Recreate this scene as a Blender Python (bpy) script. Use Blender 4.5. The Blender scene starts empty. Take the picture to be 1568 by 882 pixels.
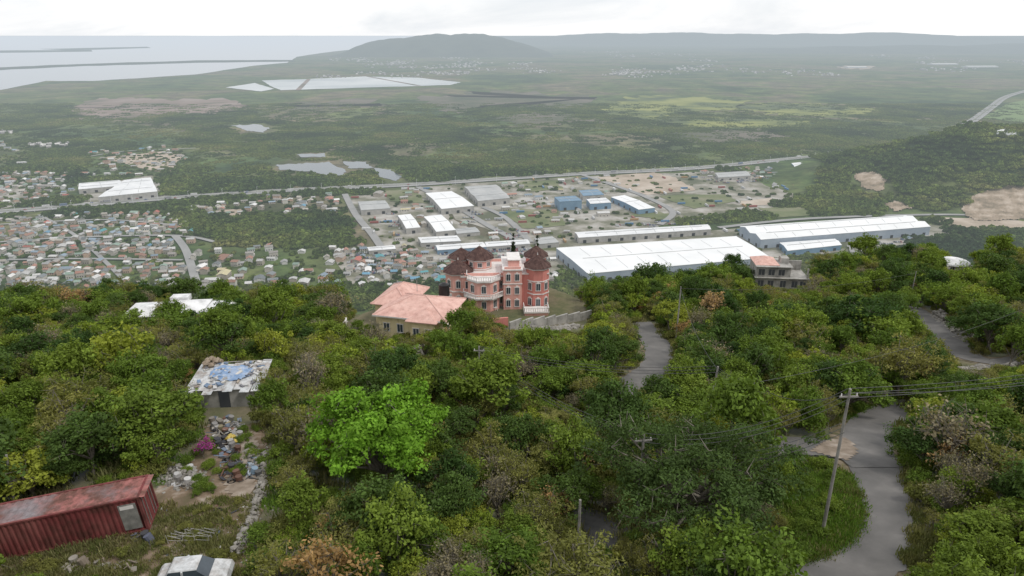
import bpy, math, random, numpy as np
from mathutils import Vector, Matrix
rng=np.random.default_rng(7); random.seed(7)
S=bpy.context.scene
COL=S.collection
# ------------------------------------------------------------------ image pixel helpers: cast pixels through the camera onto plain and terrain
PT=math.radians(20.4); cP,sP=math.cos(PT),math.sin(PT); FP=1045.33; CZ=250.0
def ray(u,v):
    dx=(u-784)/FP; dy=(441-v)/FP
    return np.array([dx,cP+dy*sP,-sP+dy*cP])
def P(u,v,h=0.0):
    r=ray(u,v); t=(h-CZ)/r[2]; return np.array([r[0]*t,r[1]*t,h])
def proj(x,y,z):
    z=z-CZ; d=y*cP-z*sP; return 784+FP*x/d, 441-FP*(y*sP+z*cP)/d
def Hat(v,y):
    r=ray(784,v); return CZ+y*r[2]/r[1]
def crest(x): return np.interp(x,[-300,-25,0,30,60,110,160,400],[138,138,144,150,170,205,220,228])
PADS=[]
def plainz(x,y):
    g=95*np.exp(-(((x-900)/270)**2+((y-1230)/190)**2))
    g2=g*(1+.10*np.sin(x/41+1)*np.sin(y/37)+.05*np.sin(x/17)*np.cos(y/19))
    return np.maximum(0,g2*1.06-6)
def hill0(x,y):
    und=1.0*np.sin(x/15+.7)*np.cos(y/19+.3)+.5*np.sin(x/8+y/11)+1.8*np.sin(x/46+2)*np.sin(y/40)
    und=und-1.0*np.exp(-((x+37)**2/60+(y-35)**2/60))
    d=y-crest(x)
    return CZ-24-.22*y+und-.4*(np.sqrt(d*d+64)+d)
def H(x,y):
    x=np.asarray(x,float); y=np.asarray(y,float)
    z=hill0(x,y)
    for (cx,cy,r,pz) in PADS:
        dd=np.sqrt((x-cx)**2+(y-cy)**2)
        w=np.clip((r*1.5-dd)/(r*.5),0,1); w=w*w*(3-2*w)
        z=z*(1-w)+pz*w
    return np.maximum(z,plainz(x,y))
def G(u,v,t=15.0,st=.5,tm=600):
    r=ray(u,v)
    while t<tm:
        p=r*t
        if CZ+p[2]<H(p[0],p[1]): break
        t+=st
    a,b=t-st,t
    for _ in range(12):
        m=(a+b)/2; p=r*m
        if CZ+p[2]<H(p[0],p[1]): b=m
        else: a=m
    p=r*b; return np.array([p[0],p[1],float(H(p[0],p[1]))])
def pip(U,V,poly):
    ins=np.zeros(U.shape,bool); n=len(poly)
    for i in range(n):
        x1,y1=poly[i]; x2,y2=poly[(i+1)%n]
        if y1==y2: continue
        c=((y1>V)!=(y2>V))&(U<(x2-x1)*(V-y1)/(y2-y1)+x1)
        ins^=c
    return ins
def inany(U,V,polys):
    r=np.zeros(U.shape,bool)
    for p in polys: r|=pip(U,V,p)
    return r
# pads
for (u,v,r) in [(770,478,15),(622,512,10),(1195,440,9),(345,625,6)]:
    p=G(u,v); PADS.append((p[0],p[1]+4,r,p[2]-.2))
# ------------------------------------------------------------------ materials
HAZE=(.45,.51,.55); HL=6600.0  # painted haze: colour and falloff length
def nd(nt,t,**k):
    n=nt.nodes.new(t)
    for a,b in k.items(): setattr(n,a,b)
    return n
def noise(nt,vec,scale,detail=6,rough=.6,dist=0):
    n=nd(nt,'ShaderNodeTexNoise'); n.inputs['Scale'].default_value=scale; n.inputs['Detail'].default_value=detail
    n.inputs['Roughness'].default_value=rough; n.inputs['Distortion'].default_value=dist
    nt.links.new(vec,n.inputs['Vector']); return n.outputs['Fac']
def ramp(nt,fac,stops,lo=.3,hi=.7):
    r=nd(nt,'ShaderNodeValToRGB'); e=r.color_ramp.elements; k=len(stops)
    while len(e)<k: e.new(.5)
    for i,c in enumerate(stops):
        e[i].position=lo+(hi-lo)*i/max(1,k-1); e[i].color=(*c[:3],1)
    nt.links.new(fac,r.inputs['Fac']); return r.outputs['Color']
def mixc(nt,fac,a,b,blend='MIX'):
    m=nd(nt,'ShaderNodeMix',data_type='RGBA',blend_type=blend)
    for s,v in ((m.inputs[0],fac),(m.inputs[6],a),(m.inputs[7],b)):
        if isinstance(v,(int,float)): s.default_value=v
        elif isinstance(v,tuple): s.default_value=(*v[:3],1)
        else: nt.links.new(v,s)
    return m.outputs[2]
def math_(nt,op,a,b=None,c=None,clamp=False):
    m=nd(nt,'ShaderNodeMath',operation=op,use_clamp=clamp)
    for i,v in enumerate((a,b,c)):
        if v is None: continue
        if isinstance(v,(int,float)): m.inputs[i].default_value=v
        else: nt.links.new(v,m.inputs[i])
    return m.outputs[0]
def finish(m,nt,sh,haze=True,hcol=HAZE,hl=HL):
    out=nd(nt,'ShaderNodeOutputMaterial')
    if haze:  # haze painted into the surface: emission mixed in by distance from world origin
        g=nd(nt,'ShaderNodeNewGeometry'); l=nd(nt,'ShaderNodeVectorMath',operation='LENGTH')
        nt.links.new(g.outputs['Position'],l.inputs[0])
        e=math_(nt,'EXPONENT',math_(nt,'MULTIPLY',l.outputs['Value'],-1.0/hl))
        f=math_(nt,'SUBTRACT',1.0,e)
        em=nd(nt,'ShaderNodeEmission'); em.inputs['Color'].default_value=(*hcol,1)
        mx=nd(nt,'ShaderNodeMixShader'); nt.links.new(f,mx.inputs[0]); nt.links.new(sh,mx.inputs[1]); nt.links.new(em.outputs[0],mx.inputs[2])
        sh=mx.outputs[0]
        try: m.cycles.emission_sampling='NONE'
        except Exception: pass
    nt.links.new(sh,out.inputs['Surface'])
def base(name):
    m=bpy.data.materials.new(name); m.use_nodes=True; nt=m.node_tree; nt.nodes.clear(); return m,nt
def pos(nt): return nd(nt,'ShaderNodeNewGeometry').outputs['Position']
def princ(nt,col,rough=.8,spec=.3,metal=0,bump=None,bs=.3,bd=.1):
    b=nd(nt,'ShaderNodeBsdfPrincipled'); b.inputs['Roughness'].default_value=rough
    b.inputs['Specular IOR Level'].default_value=spec; b.inputs['Metallic'].default_value=metal
    if isinstance(col,tuple): b.inputs['Base Color'].default_value=(*col[:3],1)
    else: nt.links.new(col,b.inputs['Base Color'])
    if bump is not None:
        bm=nd(nt,'ShaderNodeBump'); bm.inputs['Strength'].default_value=bs; bm.inputs['Distance'].default_value=bd
        nt.links.new(bump,bm.inputs['Height']); nt.links.new(bm.outputs[0],b.inputs['Normal'])
    return b.outputs[0]
def M(name,stops,scale=1.0,rough=.8,spec=.3,haze=False,bs=.2,bd=.05,metal=0,lo=.3,hi=.7,detail=6):
    m,nt=base(name); f=noise(nt,pos(nt),scale,detail)
    finish(m,nt,princ(nt,ramp(nt,f,stops,lo,hi),rough,spec,metal,f,bs,bd),haze); return m
def Mstain(name,stops,scale,rough=.85,amt=.55):
    m,nt=base(name); p=pos(nt); f=noise(nt,p,scale,6); mp=nd(nt,'ShaderNodeMapping'); mp.inputs['Scale'].default_value=(2.2,2.2,.25); nt.links.new(p,mp.inputs[0])
    s=noise(nt,mp.outputs[0],1.0,6,.7); c=mixc(nt,amt,ramp(nt,f,stops),ramp(nt,s,[(.45,.42,.38),(1,1,1),(1.05,1.05,1.05)],.32,.6),'MULTIPLY')
    finish(m,nt,princ(nt,c,rough,.2,0,f,.2,.03),False); return m
def Mattr(name,haze=True,rough=.7):
    m,nt=base(name); a=nd(nt,'ShaderNodeAttribute'); a.attribute_name='col'
    f=noise(nt,pos(nt),.8,5); c=mixc(nt,1.0,a.outputs['Color'],ramp(nt,f,[(.7,.68,.66),(1.08,1.08,1.08)]),'MULTIPLY')
    finish(m,nt,princ(nt,c,rough),haze); return m
def leafmat(name,ca,cb,haze=False,world=None,trans=.28):
    m,nt=base(name); a=nd(nt,'ShaderNodeAttribute'); a.attribute_name='tint'
    if world:
        p=pos(nt); f=noise(nt,p,world,7,.68)
        c=ramp(nt,f,[ca,cb] if not isinstance(ca,list) else ca,.38,.64)
        f2=nd(nt,'ShaderNodeObjectInfo').outputs['Random']
        c=mixc(nt,1.0,c,ramp(nt,f2,[(.72,.75,.7),(1.25,1.2,1.15)],0,1),'MULTIPLY')
    else:
        f=nd(nt,'ShaderNodeObjectInfo').outputs['Random']
        c=ramp(nt,f,[ca,cb],0,1)
    tv=nd(nt,'ShaderNodeCombineColor'); 
    for i in range(3): nt.links.new(a.outputs['Fac'],tv.inputs[i])
    c=mixc(nt,1.0,c,tv.outputs[0],'MULTIPLY')
    sh=princ(nt,c,.7,.12)
    t=nd(nt,'ShaderNodeBsdfTranslucent'); 
    c2=mixc(nt,1.0,c,(1.35,1.35,.5),'MULTIPLY'); nt.links.new(c2,t.inputs['Color'])
    mx=nd(nt,'ShaderNodeMixShader'); mx.inputs[0].default_value=trans; nt.links.new(sh,mx.inputs[1]); nt.links.new(t.outputs[0],mx.inputs[2])
    finish(m,nt,mx.outputs[0],haze); return m
# ground material
def ground_mat():
    m,nt=base('ground_soil_and_scrub'); p=pos(nt)
    n1=noise(nt,p,.15,9,.7); n2=noise(nt,p,.9,6,.7)
    hillc=mixc(nt,.5,ramp(nt,n1,[(.07,.085,.03),(.12,.12,.05),(.19,.15,.095),(.27,.22,.155)],.32,.72),ramp(nt,n2,[(.06,.07,.03),(.12,.12,.06),(.21,.17,.115)],.3,.75))
    a=noise(nt,p,.0013,8,.62,1.2); b=noise(nt,p,.009,8,.7,.5); c=noise(nt,p,.06,5,.7)
    far=ramp(nt,a,[(.035,.065,.026),(.065,.10,.034),(.10,.12,.048),(.14,.12,.085),(.11,.14,.05)],.36,.66)
    far=mixc(nt,1.0,far,ramp(nt,b,[(.45,.48,.48),(1.0,1.0,1.0),(1.65,1.55,1.35)],.33,.67),'MULTIPLY')
    far=mixc(nt,1.0,far,ramp(nt,c,[(.65,.65,.65),(1.35,1.35,1.3)],.3,.7),'MULTIPLY')
    sx=nd(nt,'ShaderNodeSeparateXYZ'); nt.links.new(p,sx.inputs[0])
    f=math_(nt,'MULTIPLY',math_(nt,'SUBTRACT',sx.outputs['Y'],380.0),1/80.0,clamp=True)
    col=mixc(nt,f,hillc,far)
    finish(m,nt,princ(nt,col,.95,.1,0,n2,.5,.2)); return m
MG=ground_mat()
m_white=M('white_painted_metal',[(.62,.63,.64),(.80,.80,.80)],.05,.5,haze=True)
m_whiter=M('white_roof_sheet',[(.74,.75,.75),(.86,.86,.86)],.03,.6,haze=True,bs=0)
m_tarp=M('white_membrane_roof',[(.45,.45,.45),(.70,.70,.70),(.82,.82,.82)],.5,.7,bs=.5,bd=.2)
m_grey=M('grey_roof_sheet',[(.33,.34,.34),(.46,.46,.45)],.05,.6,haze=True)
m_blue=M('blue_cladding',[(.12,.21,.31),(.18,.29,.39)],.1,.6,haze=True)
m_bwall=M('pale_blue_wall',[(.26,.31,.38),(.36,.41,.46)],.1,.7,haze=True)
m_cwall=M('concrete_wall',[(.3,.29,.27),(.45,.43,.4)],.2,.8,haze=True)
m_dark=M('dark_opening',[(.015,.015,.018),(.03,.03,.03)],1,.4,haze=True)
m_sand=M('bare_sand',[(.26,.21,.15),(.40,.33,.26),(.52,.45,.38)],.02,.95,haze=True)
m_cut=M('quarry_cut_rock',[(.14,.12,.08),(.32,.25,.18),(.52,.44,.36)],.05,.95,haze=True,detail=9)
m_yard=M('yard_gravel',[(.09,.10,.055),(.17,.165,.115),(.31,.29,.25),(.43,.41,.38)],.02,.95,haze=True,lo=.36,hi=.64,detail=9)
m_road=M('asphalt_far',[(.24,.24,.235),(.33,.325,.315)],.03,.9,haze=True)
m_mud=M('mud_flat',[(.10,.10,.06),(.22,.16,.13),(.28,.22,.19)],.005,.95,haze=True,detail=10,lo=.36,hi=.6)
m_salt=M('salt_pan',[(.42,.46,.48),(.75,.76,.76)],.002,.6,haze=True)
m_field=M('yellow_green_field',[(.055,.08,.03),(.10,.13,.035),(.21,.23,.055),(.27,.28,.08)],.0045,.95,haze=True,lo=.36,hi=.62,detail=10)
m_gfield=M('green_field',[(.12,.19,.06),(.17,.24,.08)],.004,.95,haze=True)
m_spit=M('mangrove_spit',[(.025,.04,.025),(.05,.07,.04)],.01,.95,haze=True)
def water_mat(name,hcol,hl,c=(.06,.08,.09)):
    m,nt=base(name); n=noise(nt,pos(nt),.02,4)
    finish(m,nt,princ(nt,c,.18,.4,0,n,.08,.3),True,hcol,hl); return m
m_sea=water_mat('sea_water',(.66,.72,.785),8000.); m_pond=water_mat('pond_water',(.5,.55,.6),7000.)  # water gets its own, brighter painted haze colour
# near materials
m_pink=Mstain('salmon_stucco',[(.62,.32,.275),(.70,.38,.33),(.73,.42,.37)],.35,amt=.35)
m_pink2=Mstain('coral_stucco',[(.55,.21,.18),(.63,.26,.225)],.4,amt=.35)
m_trim=M('white_trim',[(.60,.565,.54),(.78,.75,.73)],.8,.7)
m_brownroof=M('brown_shingle',[(.04,.022,.02),(.085,.048,.042),(.13,.08,.068)],1.6,.85)
m_glass=M('window_glass',[(.03,.04,.05),(.08,.1,.12)],.5,.15,spec=.6)
m_yellow=Mstain('cream_yellow_stucco',[(.62,.51,.30),(.72,.61,.38),(.75,.65,.44)],.3,amt=.35)
m_terra=Mstain('pink_tile_roof',[(.50,.29,.25),(.62,.39,.335),(.70,.47,.41)],.9,amt=.4)
m_conc=Mstain('weathered_concrete',[(.20,.195,.18),(.34,.33,.31),(.46,.44,.41)],.6,amt=.7)
m_stone=M('rubble_stone',[(.12,.11,.095),(.24,.225,.20),(.36,.34,.31)],1.1,.95,bs=.8)
m_asph=M('worn_asphalt',[(.10,.096,.092),(.13,.125,.12),(.155,.148,.142),(.20,.19,.18)],.28,.9,detail=12,bs=.25)
m_asph2=M('dark_asphalt',[(.05,.05,.05),(.11,.105,.10)],.7,.85)
m_verge=M('dirt_verge',[(.06,.07,.025),(.15,.12,.075),(.26,.21,.155)],.9,.95,detail=9,bs=.6)
m_soil=M('red_brown_soil',[(.08,.085,.035),(.13,.10,.062),(.20,.145,.10),(.34,.29,.24)],.6,.95,detail=11,bs=.8,bd=.12)
m_path=M('pale_dirt_path',[(.16,.125,.09),(.26,.21,.165),(.38,.33,.28)],.8,.95,detail=9)
m_wood=M('pole_wood',[(.18,.17,.15),(.34,.32,.30)],1.5,.9)
m_wire=M('wire',[(.05,.05,.05),(.1,.1,.1)],1,.6)
m_bark=M('bark',[(.10,.09,.07),(.24,.215,.18)],3,.95)
m_tank=M('black_tank_plastic',[(.012,.012,.013),(.025,.025,.025)],1,.4)
m_bluetarp=M('blue_tarpaulin',[(.10,.19,.36),(.22,.32,.48),(.45,.5,.58)],1.2,.5,bs=.8,bd=.2)
def rust_mat(name,paint,rust,fade,thr=(.45,.6),scale=.8):
    m,nt=base(name); p=pos(nt); n=noise(nt,p,scale,9,.7); n2=noise(nt,p,.35,5); mp=nd(nt,'ShaderNodeMapping'); mp.inputs['Scale'].default_value=(3,3,.35); nt.links.new(p,mp.inputs[0]); n3=noise(nt,mp.outputs[0],1,6,.7)
    c=mixc(nt,ramp(nt,n,[(0,0,0),(1,1,1)],*thr),paint,rust); c=mixc(nt,ramp(nt,n2,[(0,0,0),(1,1,1)],.48,.7),c,fade)
    c=mixc(nt,.5,c,ramp(nt,n3,[(.35,.33,.32),(1,1,1)],.35,.55),'MULTIPLY')
    finish(m,nt,princ(nt,c,.75,.3,0,n,.2,.03),False); return m
m_cont=rust_mat('container_red_paint',(.19,.045,.045),(.10,.035,.028),(.25,.09,.08))
m_contr=rust_mat('container_rusty_top',(.33,.13,.115),(.13,.06,.045),(.24,.21,.22),(.40,.56),1.1)
m_contd=M('container_door_panel',[(.12,.12,.11),(.28,.27,.25)],2,.8)
m_tin=rust_mat('tin_sheet',(.50,.52,.53),(.30,.26,.23),(.66,.66,.66),(.46,.62),.8)
# ------------------------------------------------------------------ mesh builder
class MB:
    def __init__(s): s.v=[]; s.f=[]; s.c=[]
    def add(s,vs,fs,col=None):
        o=len(s.v); s.v+= [tuple(map(float,p)) for p in vs]; s.f+=[tuple(i+o for i in f) for f in fs]
        s.c+=[col]*len(fs)
    def box(s,x0,y0,z0,x1,y1,z1,col=None):
        s.add([(x0,y0,z0),(x1,y0,z0),(x1,y1,z0),(x0,y1,z0),(x0,y0,z1),(x1,y0,z1),(x1,y1,z1),(x0,y1,z1)],
              [(0,3,2,1),(4,5,6,7),(0,1,5,4),(1,2,6,5),(2,3,7,6),(3,0,4,7)],col)
    def obox(s,c,w,d,h,ang,col=None,tilt=None):
        R=Matrix.Rotation(ang,3,'Z')
        if tilt is not None: R=R@Matrix.Rotation(tilt[0],3,'X')@Matrix.Rotation(tilt[1],3,'Y')
        vs=[]
        for z in (-h/2,h/2):
            for x,y in ((-w/2,-d/2),(w/2,-d/2),(w/2,d/2),(-w/2,d/2)): vs.append(tuple(R@Vector((x,y,z))+Vector(c)))
        s.add(vs,[(0,3,2,1),(4,5,6,7),(0,1,5,4),(1,2,6,5),(2,3,7,6),(3,0,4,7)],col)
    def prism(s,pts,z0,z1,col=None):
        n=len(pts); s.add([(x,y,z0) for x,y in pts]+[(x,y,z1) for x,y in pts],
            [tuple(range(n))[::-1],tuple(range(n,2*n))]+[(i,(i+1)%n,n+(i+1)%n,n+i) for i in range(n)],col)
    def ring(s,cx,cy,r,n=8,a0=math.pi/8): return [(cx+r*math.cos(a0+2*math.pi*i/n),cy+r*math.sin(a0+2*math.pi*i/n)) for i in range(n)]
    def cone(s,cx,cy,r,z,h,n=8,r2=0.05,a0=math.pi/8,col=None):
        a=s.ring(cx,cy,r,n,a0); b=s.ring(cx,cy,r2,n,a0)
        s.add([(x,y,z) for x,y in a]+[(x,y,z+h) for x,y in b],[tuple(range(n))[::-1],tuple(range(n,2*n))]+[(i,(i+1)%n,n+(i+1)%n,n+i) for i in range(n)],col)
    def beam(s,p,q,r,r2=None,n=6,col=None):
        p=Vector(p); q=Vector(q); r2=r if r2 is None else r2; d=(q-p)
        if d.length<1e-6: return
        d.normalize(); a=d.cross(Vector((0,0,1)) if abs(d.z)<.9 else Vector((1,0,0))).normalized(); b=d.cross(a)
        vs=[]
        for c,rr in ((p,r),(q,r2)):
            for i in range(n):
                t=2*math.pi*i/n; vs.append(tuple(c+a*(rr*math.cos(t))+b*(rr*math.sin(t))))
        s.add(vs,[tuple(range(n)),tuple(range(n,2*n))[::-1]]+[(i,n+i,n+(i+1)%n,(i+1)%n) for i in range(n)],col)
    def hip(s,x0,y0,x1,y1,z,h,ov=.6,col=None,t=.12):
        x0-=ov;y0-=ov;x1+=ov;y1+=ov; w=x1-x0;d=y1-y0
        if w>=d: r1=(x0+d/2,(y0+y1)/2,z+h+t); r2=(x1-d/2,(y0+y1)/2,z+h+t)
        else: r1=((x0+x1)/2,y0+w/2,z+h+t); r2=((x0+x1)/2,y1-w/2,z+h+t)
        s.box(x0,y0,z,x1,y1,z+t,col)
        zz=z+t+.003
        vs=[(x0,y0,zz),(x1,y0,zz),(x1,y1,zz),(x0,y1,zz),r1,r2]
        fs=[(0,1,5,4),(1,2,5),(2,3,4,5),(3,0,4)] if w>=d else [(0,1,4),(1,2,5,4),(2,3,5),(3,0,4,5)]
        s.add(vs,fs,col); return vs
    def rock(s,c,r,col=None,fl=.7):
        t=(1+5**.5)/2
        vs=[(-1,t,0),(1,t,0),(-1,-t,0),(1,-t,0),(0,-1,t),(0,1,t),(0,-1,-t),(0,1,-t),(t,0,-1),(t,0,1),(-t,0,-1),(-t,0,1)]
        fs=[(0,11,5),(0,5,1),(0,1,7),(0,7,10),(0,10,11),(1,5,9),(5,11,4),(11,10,2),(10,7,6),(7,1,8),(3,9,4),(3,4,2),(3,2,6),(3,6,8),(3,8,9),(4,9,5),(2,4,11),(6,2,10),(8,6,7),(9,8,1)]
        a=random.uniform(.7,1.3);b=random.uniform(.7,1.3)
        s.add([(c[0]+x*r*.53*a*random.uniform(.75,1.2),c[1]+y*r*.53*b*random.uniform(.75,1.2),c[2]+z*r*.53*fl*random.uniform(.75,1.2)) for x,y,z in vs],fs,col)
    def obj(s,name,mat,parent=None,smooth=False,loc=None,rot=None):
        me=bpy.data.meshes.new(name); me.from_pydata(s.v,[],s.f)
        if any(c is not None for c in s.c):
            at=me.attributes.new('col','FLOAT_COLOR','FACE')
            at.data.foreach_set('color',np.array([(*(c or (.5,.5,.5)),1) for c in s.c],np.float32).ravel())
        if smooth: me.shade_smooth()
        me.materials.append(mat); o=bpy.data.objects.new(name,me); COL.objects.link(o)
        if parent: o.parent=parent
        if loc is not None: o.location=loc
        if rot is not None: o.rotation_euler=rot
        return o
class Bld:
    def __init__(s,name,loc,rot=0,erot=None):
        s.e=bpy.data.objects.new(name,None); COL.objects.link(s.e); s.e.location=tuple(map(float,loc)); s.e.rotation_euler=erot or (0,0,rot); s.p={}
    def __call__(s,pn,mat):
        if pn not in s.p: s.p[pn]=(MB(),mat)
        return s.p[pn][0]
    def win(s,x,y,z,ang,w,h,frame=m_trim,glass=m_glass,arch=False):
        a=ang+math.pi/2; ox,oy=math.cos(ang),math.sin(ang)
        s('windows',glass).obox((x+ox*.02,y+oy*.02,z),w,.10,h,a)
        f=s('window_frames',frame)
        for dz in (-h/2-.06,h/2+.06): f.obox((x+ox*.04,y+oy*.04,z+dz),w+.3,.18,.12,a)
        for dx in (-w/2-.05,0,w/2+.05):
            f.obox((x+ox*.035+math.cos(a)*dx,y+oy*.035+math.sin(a)*dx,z),.10 if dx else .05,.16,h,a)
        if arch: s('window_frames',frame).obox((x+ox*.04,y+oy*.04,z+h/2+.25),w*.6,.15,.26,a)
    def done(s):
        for k,(mb,mt) in s.p.items():
            if mb.v: mb.obj(k,mt,s.e)
# ------------------------------------------------------------------ ground sheet
def geo(a,b,n): return list(np.geomspace(a,b,n))
xs=[-x for x in geo(1560,110000,22)[::-1]]+list(np.arange(-1500,-170,28))+list(np.arange(-170,240,2.0))+list(np.arange(240,1500,20))+geo(1520,110000,22)
ys=[-600,-300,-160]+list(np.arange(-80,20,5))+list(np.arange(20,240,2.0))+list(np.arange(240,300,4))+list(np.arange(300,1700,18))+geo(1720,120000,34)
xs=np.array(sorted(xs)); ys=np.array(sorted(ys))
X,Y=np.meshgrid(xs,ys); Z=H(X,Y)
nx,ny=len(xs),len(ys)
vv=np.stack([X.ravel(),Y.ravel(),Z.ravel()],1)
ii=np.arange(nx*ny).reshape(ny,nx)
ff=np.stack([ii[:-1,:-1].ravel(),ii[:-1,1:].ravel(),ii[1:,1:].ravel(),ii[1:,:-1].ravel()],1)
def npmesh(name,v,f,mat,tint=None,link=True,smooth=False):
    me=bpy.data.meshes.new(name); nv=len(v); nf=len(f); k=f.shape[1]
    me.vertices.add(nv); me.vertices.foreach_set('co',v.astype(np.float32).ravel())
    me.loops.add(nf*k); me.loops.foreach_set('vertex_index',f.astype(np.int32).ravel())
    me.polygons.add(nf); me.polygons.foreach_set('loop_start',np.arange(0,nf*k,k,dtype=np.int32))
    try: me.polygons.foreach_set('loop_total',np.full(nf,k,np.int32))
    except Exception: pass
    me.update(calc_edges=True)
    if tint is not None:
        a=me.attributes.new('tint','FLOAT','FACE'); a.data.foreach_set('value',tint.astype(np.float32))
    if smooth: me.shade_smooth()
    mats=mat if isinstance(mat,list) else [mat]
    for mm in mats: me.materials.append(mm)
    o=bpy.data.objects.new(name,me)
    if link: COL.objects.link(o)
    return o
npmesh('ground',vv,ff,MG,smooth=True)
# ------------------------------------------------------------------ plain sheets
def dens(poly,n=9,j=1.0,closed=True):
    out=[]; k=len(poly)
    for i in range(k if closed else k-1):
        a=poly[i]; b=poly[(i+1)%k]
        for q in range(n):
            t=q/n; out.append((a[0]+(b[0]-a[0])*t+random.uniform(-j,j)*2.2,a[1]+(b[1]-a[1])*t+random.uniform(-j,j)*.55))
    return out
def sheet(name,poly,z,mat,j=1.0,n=7):
    pts=dens(poly,n,j) if j else poly
    mb=MB(); vs=[P(u,v,z) for u,v in pts]; mb.add(vs,[tuple(range(len(vs)))]); 
    return mb.obj(name,mat)
SEA=[(-500,55),(250,55),(700,55),(690,60),(600,66),(562,73),(500,80),(455,87),(440,96),(385,101),(300,114),(225,119),(140,124),(70,124),(0,138),(-500,190)]
sheet('sea',SEA,1.0,m_sea,.35,6)
sheet('mangrove_spit',[(-500,118),(0,103),(120,98),(300,92.5),(450,91.5),(452,94),(300,96),(130,101),(0,107),(-500,124)],2.0,m_spit,.5)
sheet('mangrove_spit',[(-60,77.5),(140,76.5),(142,79),(0,81),(-60,82)],2.0,m_spit,.3)
sheet('mangrove_spit',[(60,75),(225,71.5),(232,73.5),(110,77)],2.0,m_spit,.3)
SALT=[[(400,123),(470,121),(560,117),(640,119),(705,126),(690,130),(560,134),(430,138),(415,132)],[(345,134),(390,127),(420,136),(400,140)]]
for s_ in SALT: sheet('salt_pan',s_,1.2,m_salt,.4)
for a_,b_ in (((470,121),(455,138)),((560,117),(640,131))):
    sheet('salt_pan_bank',[a_,(a_[0]+6,a_[1]),(b_[0]+5,b_[1]),(b_[0]-3,b_[1])],1.8,m_mud,0)
PONDS=[[(355,192),(395,190),(414,196),(402,203),(378,200)],[(423,252),(465,250),(502,248),(530,262),(524,271),(500,270),(480,263),(430,260)],[(525,247),(560,248),(570,257),(535,258)],[(571,257),(598,260),(616,270),(608,277),(576,269)],[(455,236),(495,235),(500,240),(460,241)]]
for p_ in PONDS: sheet('pond',p_,.7,m_pond,1.3)
MUD=[(112,162),(150,151),(200,149),(250,153),(350,151),(382,162),(330,175),(270,172),(220,181),(120,181)]
sheet('mud_flat',MUD,.6,m_mud,3,9)
FIELD=[[(920,168),(960,150),(1000,146),(1080,150),(1150,154),(1130,166),(1040,172),(1000,182),(930,176)],[(1120,162),(1180,156),(1250,158),(1345,166),(1330,176),(1260,178),(1180,174)],[(1010,186),(1130,180),(1230,184),(1250,192),(1150,196),(1050,194)]]
for f_ in FIELD: sheet('yellow_green_field',f_,.6,m_field,4,9)
m_scrubf=M('brownish_marsh',[(.055,.07,.038),(.085,.09,.05),(.13,.115,.085),(.165,.14,.11)],.004,.95,haze=True,lo=.35,hi=.65,detail=10)
BM=[[(640,150),(720,143),(800,140),(920,150),(880,165),(760,162),(690,172)],[(740,178),(840,172),(930,186),(800,192)],[(430,160),(560,152),(600,160),(480,170)],[(1020,205),(1160,198),(1210,210),(1080,220)]]
for b_ in BM: sheet('brownish_marsh',b_,.5,m_scrubf,6,9)
GF2=[(1505,180),(1545,158),(1640,140),(1640,190),(1568,188)]
sheet('green_field',GF2,.6,m_gfield,.5)
SANDS=[[(912,271),(1000,264),(1035,272),(1067,291),(990,299)],[(1200,268),(1262,266),(1256,284),(1208,281)],[(1432,334),(1500,333),(1640,338),(1640,358),(1500,352),(1445,348)],
 [(330,322),(370,320),(385,328),(340,333)],[(150,242),(250,232),(280,236),(262,262),(235,262),(190,250)],[(1280,101),(1340,101),(1330,106),(1290,105)],[(1120,309),(1180,304),(1215,310),(1150,316)]]
for p_ in SANDS: sheet('bare_earth_lot',p_,.8,m_sand,1.4)
YARDS=[[(525,302),(640,286),(700,340),(760,372),(640,378),(590,388),(555,345)],[(640,286),(900,270),(985,302),(1040,340),(840,378),(800,372),(700,335)],
 [(900,270),(1060,264),(1250,262),(1262,290),(1160,325),(1040,340),(985,302)],[(850,372),(1130,350),(1240,372),(1390,352),(1400,372),(1240,392),(960,418),(860,400)],
 [(120,284),(235,268),(262,300),(130,312)],[(500,380),(650,375),(860,385),(880,440),(540,440)],[(0,290),(40,288),(42,312),(0,320)],[(1330,340),(1470,345),(1450,360),(1390,365)]]
for i,p_ in enumerate(YARDS): sheet('gravel_yard',p_,.25+.03*i,m_yard,1.6)
GRASSL=[[(765,318),(850,322),(868,345),(800,350)],[(585,292),(635,290),(655,312),(600,308)],[(1010,300),(1110,297),(1130,308),(1060,320)],[(790,278),(855,276),(860,290),(800,294)],[(1160,318),(1240,315),(1250,328),(1180,335)],[(990,322),(1030,328),(1020,336),(960,330)]]
m_gl=M('rough_grass_lot',[(.08,.11,.04),(.14,.16,.07),(.24,.22,.15)],.02,.95,haze=True,detail=9)
for p_ in GRASSL: sheet('rough_grass_lot',p_,.9,m_gl,1.6)
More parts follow.
